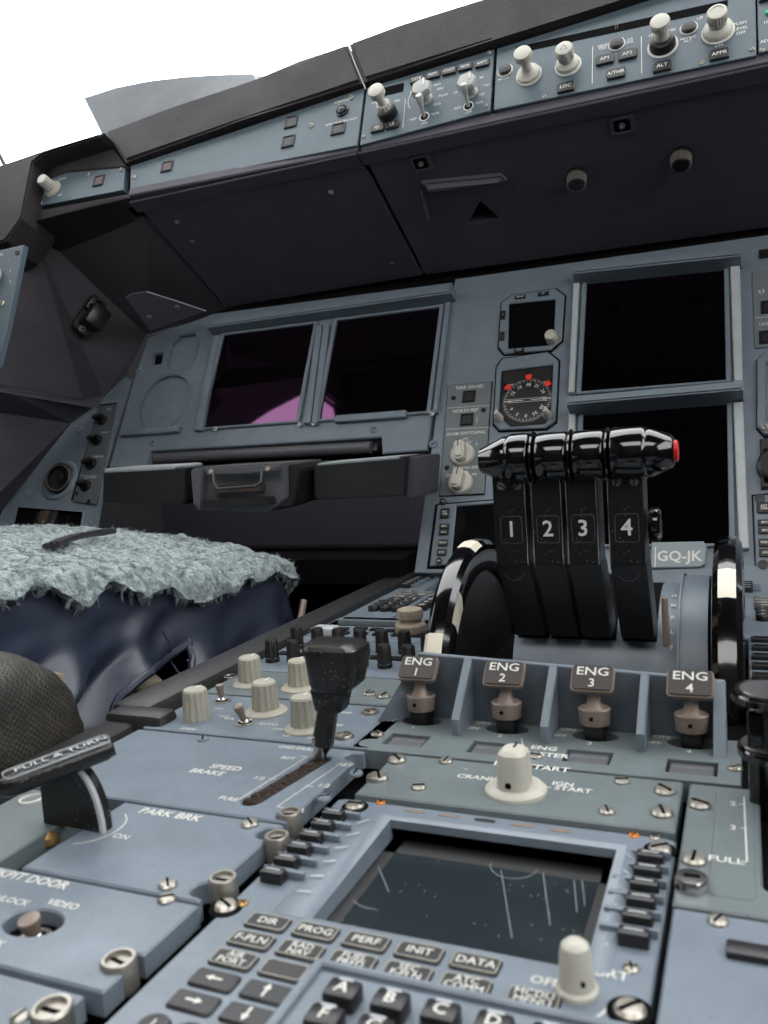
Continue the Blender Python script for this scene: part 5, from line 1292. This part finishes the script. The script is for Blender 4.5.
# pitch trim wheels
def trim_wheel(label, xc, marks):
    t = thing('trim_wheel', label, 'trim wheel', PED, xc, .655, -.035, 'pitch trim wheels')
    R1 = .118; hw = .0100
    sec = [(R1-.026, -hw*.75), (R1-.012, -hw), (R1-.005, -hw*.92), (R1-.001, -hw*.55), (R1, 0), (R1-.001, hw*.55), (R1-.005, hw*.92), (R1-.012, hw), (R1-.026, hw*.75)]
    k = 96; n = len(sec); vs = []; fs = []
    for i in range(k):
        a = 2*PI*i/k
        for r, x in sec: vs.append((x, -r*math.cos(a), r*math.sin(a)))
    for i in range(k):
        j = (i+1) % k
        for m_ in range(n): m2 = (m_+1) % n; fs.append((i*n+m_, j*n+m_, j*n+m2, i*n+m2))
    b = MB(); b.add(vs, fs, M['gloss']); rim_ = b.build('rim', t)
    b = MB(); TX = Matrix.Rotation(PI/2, 4, 'Y'); b.lathe([(R1-.024, -.005), (R1-.024, .005), (.05, .0075), (.02, .0075)], M['satin'], seg=60, T=TX); b.build('disc', t)
    for a0, a1, s0, s1 in marks:
        b = MB(); vs = []; fs = []; kk = 10; sc = sec[s0:s1]; nn = len(sc)
        for i in range(kk+1):
            a = math.radians(a0+(a1-a0)*i/kk)
            for r, x in sc: vs.append((x*1.02, -(r+.0004)*math.cos(a), (r+.0004)*math.sin(a)))
        for i in range(kk):
            for m_ in range(nn-1): fs.append((i*nn+m_, i*nn+m_+1, (i+1)*nn+m_+1, (i+1)*nn+m_))
        b.add(vs, fs, M['cream']); b.build('white_mark', rim_)
    return t
trim_wheel('large black trim wheel with cream marks left of the thrust levers', -.2080, [(20, 33, 2, 6), (38, 52, 6, 9), (78, 88, 3, 7)])
trim_wheel('black trim wheel with one cream block on its rim, right of the thrust levers', -.0138, [(49, 62, 3, 6), (20, 34, 7, 9), (20, 34, 0, 2)])
# ------------------------------------------------------------------ captain seat
def proj(P):
    d = Vector(P)-CAM
    c = Vector((XC.x*d.x+YC.x*d.y+ZC.x*d.z, XC.y*d.x+YC.y*d.y+ZC.y*d.z, XC.z*d.x+YC.z*d.y+ZC.z*d.z))
    return (384+FPX*c.x/c.z, 512+FPX*c.y/c.z) if c.z > .01 else (-999, -999)
def inpoly(p, poly):
    x, y = p; r = False; j = len(poly)-1
    for i in range(len(poly)):
        xi, yi = poly[i]; xj, yj = poly[j]
        if (yi > y) != (yj > y) and x < (xj-xi)*(y-yi)/(yj-yi)+xi: r = not r
        j = i
    return r
seat = bpy.data.objects.new('pilot_seat', None); C.objects.link(seat); seat.location = (-.72, .45, -.45)
tag(seat, 'pilot seat cushion with pale blue fleece cover over creased navy leather', 'seat')
SI = Matrix.Translation((.72, -.45, .45))
XE = -.470
def ztop(x, y):
    ze = .083-.150*(y-.413)
    u = max(-1, min(1, (x+.76)/.29))
    return ze+(.030+.060*max(0, min(.3, y-.45)))*(1-u*u)**.8*min(1, max(.3, (1.08-y)/.35))
def section(y, off=0.0, inset=0.0):
    """points across the cushion: from the far side over the top, round the corner, down the inboard side"""
    pts = []; rc = .034
    x0, x1 = -1.05, XE+off-inset
    for i in range(41):
        x = x0+(x1-rc-x0)*i/40
        pts.append(Vector((x, y, ztop(x, y)+off-inset)))
    zc = pts[-1].z-rc
    for i in range(1, 9):
        a = PI/2*i/8; pts.append(Vector((x1-rc+rc*math.sin(a), y, zc+rc*math.cos(a))))
    for i in range(1, 113):
        pts.append(Vector((x1, y, zc-.00225*i)))
    return pts
ys = [.0+.0039*i for i in range(203)]
rows = [section(y) for y in ys]
for k in range(1, 9):
    a = PI/2*k/8; rows.append(section(ys[-1]+.028*math.sin(a), 0, .028*(1-math.cos(a))))
hole = [(190, 643), (190, 680), (165, 700), (112, 726), (116, 707), (128, 690), (150, 670)]
vs = []; nr = len(rows[0])
for r in rows:
    for j, p in enumerate(r):
        p = p.copy()
        if j > 44:
            s = min(1, (j-44)/24)
            n1 = noise.noise(Vector((p.y*6, p.z*5, 3)))
            ph = (p.y*1.0-p.z*1.15)*62+n1*3.2
            f = (.5+.5*math.sin(ph))**1.6
            ph2 = (p.y*.5-p.z*1.6)*95+noise.noise(Vector((p.y*9, p.z*9, 8)))*4
            amp = .4+.6*min(1, max(0, (.12-p.z)/.12))
            p.x += s*(amp*.021*f+.006*math.sin(ph2)*amp+.008*noise.noise(Vector((p.y*5, p.z*7, 1))))
            p.x += s*.02*math.sin(max(0, min(1, (j-44)/100))*PI)*.6
        vs.append(p)
fs = []
for i in range(len(rows)-1):
    for j in range(nr-1):
        a = i*nr+j; q = (a, a+nr, a+nr+1, a+1)
        if j > 52:
            c = sum((vs[k] for k in q), Vector())/4
            if inpoly(proj(c), hole): continue
        fs.append(q)
fs.append(tuple((len(rows)-1)*nr+j for j in range(nr)))
b = MB(); b.add(vs, fs, M['leather'], SI); o = b.build('leather_cushion', seat, ang=70)
# seam line stitched near the front
b = MB(); sp = []
for k in range(24):
    j = 56+k*4; i = 148
    if j < nr: sp.append(SI @ (vs[i*nr+j]+Vector((.0006, 0, 0))))
b.tube(sp, .0009, M['leather'], 6); b.build('seam', seat)
b = MB(); pv = [(v, proj(v)) for k_, v in enumerate(vs) if k_ % nr > 50]
def near(x, y): return SI @ min(pv, key=lambda q: (q[1][0]-x)**2+(q[1][1]-y)**2)[0]
b.tube([near(190, 641+6*k) for k in range(7)], .0032, M['leather'], 8)
hp = [(190, 642), (180, 649), (170, 656), (160, 663), (150, 670), (139, 680), (128, 690), (120, 700), (116, 708), (112, 724)]
b.tube([near(*p) for p in hp], .0036, M['leather'], 8); b.build('piping', seat)
# fleece cover
import functools
def fl_len(y):
    # how many side samples the fleece hangs down
    return 1.6+.9*noise.noise(Vector((y*9, 0, 5)))+1.6*noise.noise(Vector((y*28, 2, 1)))+ (3.0 if .56 < y < .70 else 0)*math.sin(max(0, min(1, (y-.56)/.14))*PI)
vs2 = []; fs2 = []; rows2 = []
ysf = [.0+.0028*i for i in range(284)]
R2 = [(section(y, .011), y) for y in ysf]
for k in range(1, 11):
    a = PI/2*k/10; y = ysf[-1]+.042*math.sin(a); R2.append((section(y, .016, .042*(1-math.cos(a))), y))
nf = 41+8+20
def resamp(pts, y, n=110):
    L_ = max(-2.5, min(14, fl_len(y)*1.4)); end = 43.5+L_
    out = []
    for i in range(n):
        s = end*(i/(n-1))**.8; k = int(s); f = s-k
        p = pts[min(k, len(pts)-1)].lerp(pts[min(k+1, len(pts)-1)], f)
        out.append(p)
    return out
nf = 230
for (pts, y) in R2:
    for p in resamp(pts, y, nf):
        q = Vector((p.x, y, p.z))
        d = .0035*noise.noise(q*60)+.0030*noise.noise(q*150)+.004*noise.noise(q*26)
        # tufted locks
        cell = noise.noise(Vector((q.x*120, q.y*60, q.z*60+7)))
        d += .0006*cell
        nrm = Vector((.25 if p.x < -.5 else .9, 0, .95 if p.x < -.5 else .35)).normalized()
        vs2.append(p+nrm*d)
for i in range(len(R2)-1):
    for j in range(nf-1):
        a = i*nf+j; fs2.append((a, a+nf, a+nf+1, a+1))
# bottom lip turned in, front curtain hanging down
m0 = len(vs2)
for i in range(len(R2)): vs2.append(vs2[i*nf+nf-1]+Vector((-.016, 0, .004)))
for i in range(len(R2)-1): fs2.append((i*nf+nf-1, (i+1)*nf+nf-1, m0+i+1, m0+i))
last = (len(R2)-1)*nf
m1 = len(vs2)
for k in range(1, 13):
    for j in range(nf):
        p = vs2[last+j]; vs2.append(Vector((p.x+.003*noise.noise(Vector((p.x*60, k*.5, 1))), p.y+.004*noise.noise(Vector((p.x*90, k*.6, 4))), p.z-.0065*k)))
for k in range(12):
    for j in range(nf-1):
        a = (last if k == 0 else m1+(k-1)*nf)+j; c = m1+k*nf+j
        fs2.append((a, c, c+1, a+1))
b = MB(); b.add(vs2, fs2, M['fleece'], SI); fl = b.build('fleece_cover', seat, ang=180)
# fleece pile : short curly hair
ps = fl.modifiers.new('pile', 'PARTICLE_SYSTEM'); st = ps.particle_system.settings
st.type = 'HAIR'; st.count = 70000; st.hair_length = .0065; st.hair_step = 3; st.use_advanced_hair = True
st.emit_from = 'FACE'; st.brownian_factor = .002; st.factor_random = .0025; st.tangent_factor = 0
st.child_type = 'INTERPOLATED'; st.rendered_child_count = 6; st.clump_factor = .6; st.child_length = 1
st.roughness_2 = .002; st.roughness_endpoint = .001; st.child_radius = .002
try: st.kink = 'CURL'; st.kink_amplitude = .0006; st.kink_frequency = 3
except Exception as e: print(e)
st.root_radius = 1; st.tip_radius = .4; st.radius_scale = .00022
st.material = 1
# dark strap over the fleece
b = MB(); sp = []
for x, y in ((46, 549), (58, 544), (70, 540), (82, 537.5), (94, 535.5), (106, 534.5)):
    Y_ = .35
    while Y_ < .80 and atY(x, y, Y_).z > ztop(atY(x, y, Y_).x, Y_)+.016: Y_ += .002
    sp.append(atY(x, y, Y_))
T_ = Matrix.Identity(4)
for k in range(3): b.tube([SI @ (p+Vector((0, .006*k, .002))) for p in sp], .003, M['rubber'], 8)
b.build('strap', seat)
# seat mechanism behind the gap in the leather
b = MB(); b.box((-.535, .56, -.12), (.03, .34, .16), M['dark'], T=SI)
b.tube([SI @ atX(x, y, -.485) for x, y in ((128, 690), (124, 706), (130, 716))], .006, M['satin'], 8); b.tube([SI @ atX(x, y, -.490) for x, y in ((182, 655), (178, 676))], .004, M['satin'], 8)
b.build('mechanism', seat)
b = MB(); A = SI @ atX(131, 683, -.475); B2 = SI @ atX(158, 684, -.470)
b.tube([A, A.lerp(B2, .3), A.lerp(B2, .7)+Vector((0, 0, .002)), B2], [.006, .009, .0085, .005], M['beige'], 12); A = SI @ atX(131, 703, -.478); B2 = SI @ atX(131, 688, -.478); b.tube([A, B2], .004, M['beige'], 10); b.build('seat_lever', seat)
b = MB(); b.box(SI @ Vector((-.76, .28, -.30)), (.5, .5, .26), M['dark'], bev=.01); b.build('seat_base', seat)
# woven black pouch in the lower left corner
b = MB(); vs = []; fs = []
ctr = atX(6, 738, -.415); n1, n2 = 40, 48
for i in range(n1+1):
    th = PI*i/n1
    for j in range(n2):
        ph = 2*PI*j/n2
        d = Vector((math.sin(th)*math.cos(ph), math.sin(th)*math.sin(ph), math.cos(th)))
        e = Vector([math.copysign(abs(c)**.75, c) for c in d])
        p = Vector((e.x*.026, e.y*.050, e.z*.052))
        w = .0035*noise.noise(p*60+Vector((3, 1, 2)))+.0018*math.sin(p.z*260+p.y*180+3*noise.noise(p*40))*max(0, -d.z+.5)
        p += d*w; p.y += -.25*p.z
        vs.append(ctr+p)
for i in range(n1):
    for j in range(n2):
        k = (j+1) % n2; fs.append((i*n2+j, (i+1)*n2+j, (i+1)*n2+k, i*n2+k))
b.add(vs, fs, M['mesh']); o = b.build('fabric_pouch', ang=180); tag(o, 'woven black fabric pouch bulging at the left edge before the seat', 'pouch')
b = MB(); P0 = [atX(*p, -.447) for p in ((30, 668), (64, 675), (66, 684), (62, 690), (60, 706), (40, 700))]
vs = P0+[p+Vector((-.004, .003, 0)) for p in P0]; n = 6
b.add(vs, [tuple(range(n)), tuple(reversed(range(n, 2*n)))]+[(i, i+n, (i+1) % n+n, (i+1) % n) for i in range(n)], M['beige']); o = b.build('torn_tag', smooth=False); tag(o, 'small beige torn tag sticking out behind the black pouch', 'tag')
b = MB(); b.tube([atX(x, y, -.43) for x, y in ((304, 600), (302, 612), (299, 624))], .0035, M['tan'], 8); o = b.build('frame_bracket'); tag(o, 'thin beige bracket between the fleece corner and the black rail', 'bracket')
# ------------------------------------------------------------------ light, sky, camera
w = bpy.data.worlds.new('sky'); bpy.context.scene.world = w; w.use_nodes = True; nt = w.node_tree
bg = nt.nodes['Background']; tc = nt.nodes.new('ShaderNodeTexCoord'); sp_ = nt.nodes.new('ShaderNodeSeparateXYZ')
nt.links.new(tc.outputs['Generated'], sp_.inputs[0])
cr = nt.nodes.new('ShaderNodeValToRGB'); cr.color_ramp.elements[0].position = .44; cr.color_ramp.elements[0].color = (.10, .11, .12, 1)
cr.color_ramp.elements[1].position = .52; cr.color_ramp.elements[1].color = (.97, .985, 1, 1)
mr = nt.nodes.new('ShaderNodeMapRange'); mr.inputs['From Min'].default_value = -1; mr.inputs['From Max'].default_value = 1
nt.links.new(sp_.outputs['Z'], mr.inputs['Value']); nt.links.new(mr.outputs[0], cr.inputs[0]); nt.links.new(cr.outputs[0], bg.inputs[0])
bg.inputs[1].default_value = 4.0
def area(name, loc, rot, sx, sy, e, col=(1, 1, 1)):
    l = bpy.data.lights.new(name, 'AREA'); l.shape = 'RECTANGLE'; l.size = sx; l.size_y = sy; l.energy = e; l.color = col
    o = bpy.data.objects.new(name, l); C.objects.link(o); o.location = loc; o.rotation_euler = rot; return o
area('fill_light', (-.09, -.75, 1.32), (0, 0, 0), 1.5, .7, 14, (1, .98, .96))  # added fill lamp under the ceiling, brightens the cockpit
cam = bpy.data.cameras.new('camera'); co = bpy.data.objects.new('camera', cam); C.objects.link(co)
cam.sensor_fit = 'VERTICAL'; cam.sensor_height = 36; cam.sensor_width = 27; cam.lens = FPX/1024*36; cam.clip_start = .005
co.matrix_world = Matrix(((XC.x, -XC.y, -XC.z, 0), (YC.x, -YC.y, -YC.z, 0), (ZC.x, -ZC.y, -ZC.z, CAMH), (0, 0, 0, 1)))
cam.dof.use_dof = True; cam.dof.focus_distance = .74; cam.dof.aperture_fstop = 15
sc = bpy.context.scene; sc.camera = co
sc.view_settings.view_transform = 'Standard'; sc.view_settings.look = 'None'; sc.view_settings.exposure = .33; sc.view_settings.gamma = 1
sc.view_settings.use_curve_mapping = False
sc.cycles.use_denoising = True; sc.cycles.max_bounces = 8; sc.cycles.diffuse_bounces = 4; sc.cycles.caustics_reflective = False; sc.cycles.caustics_refractive = False
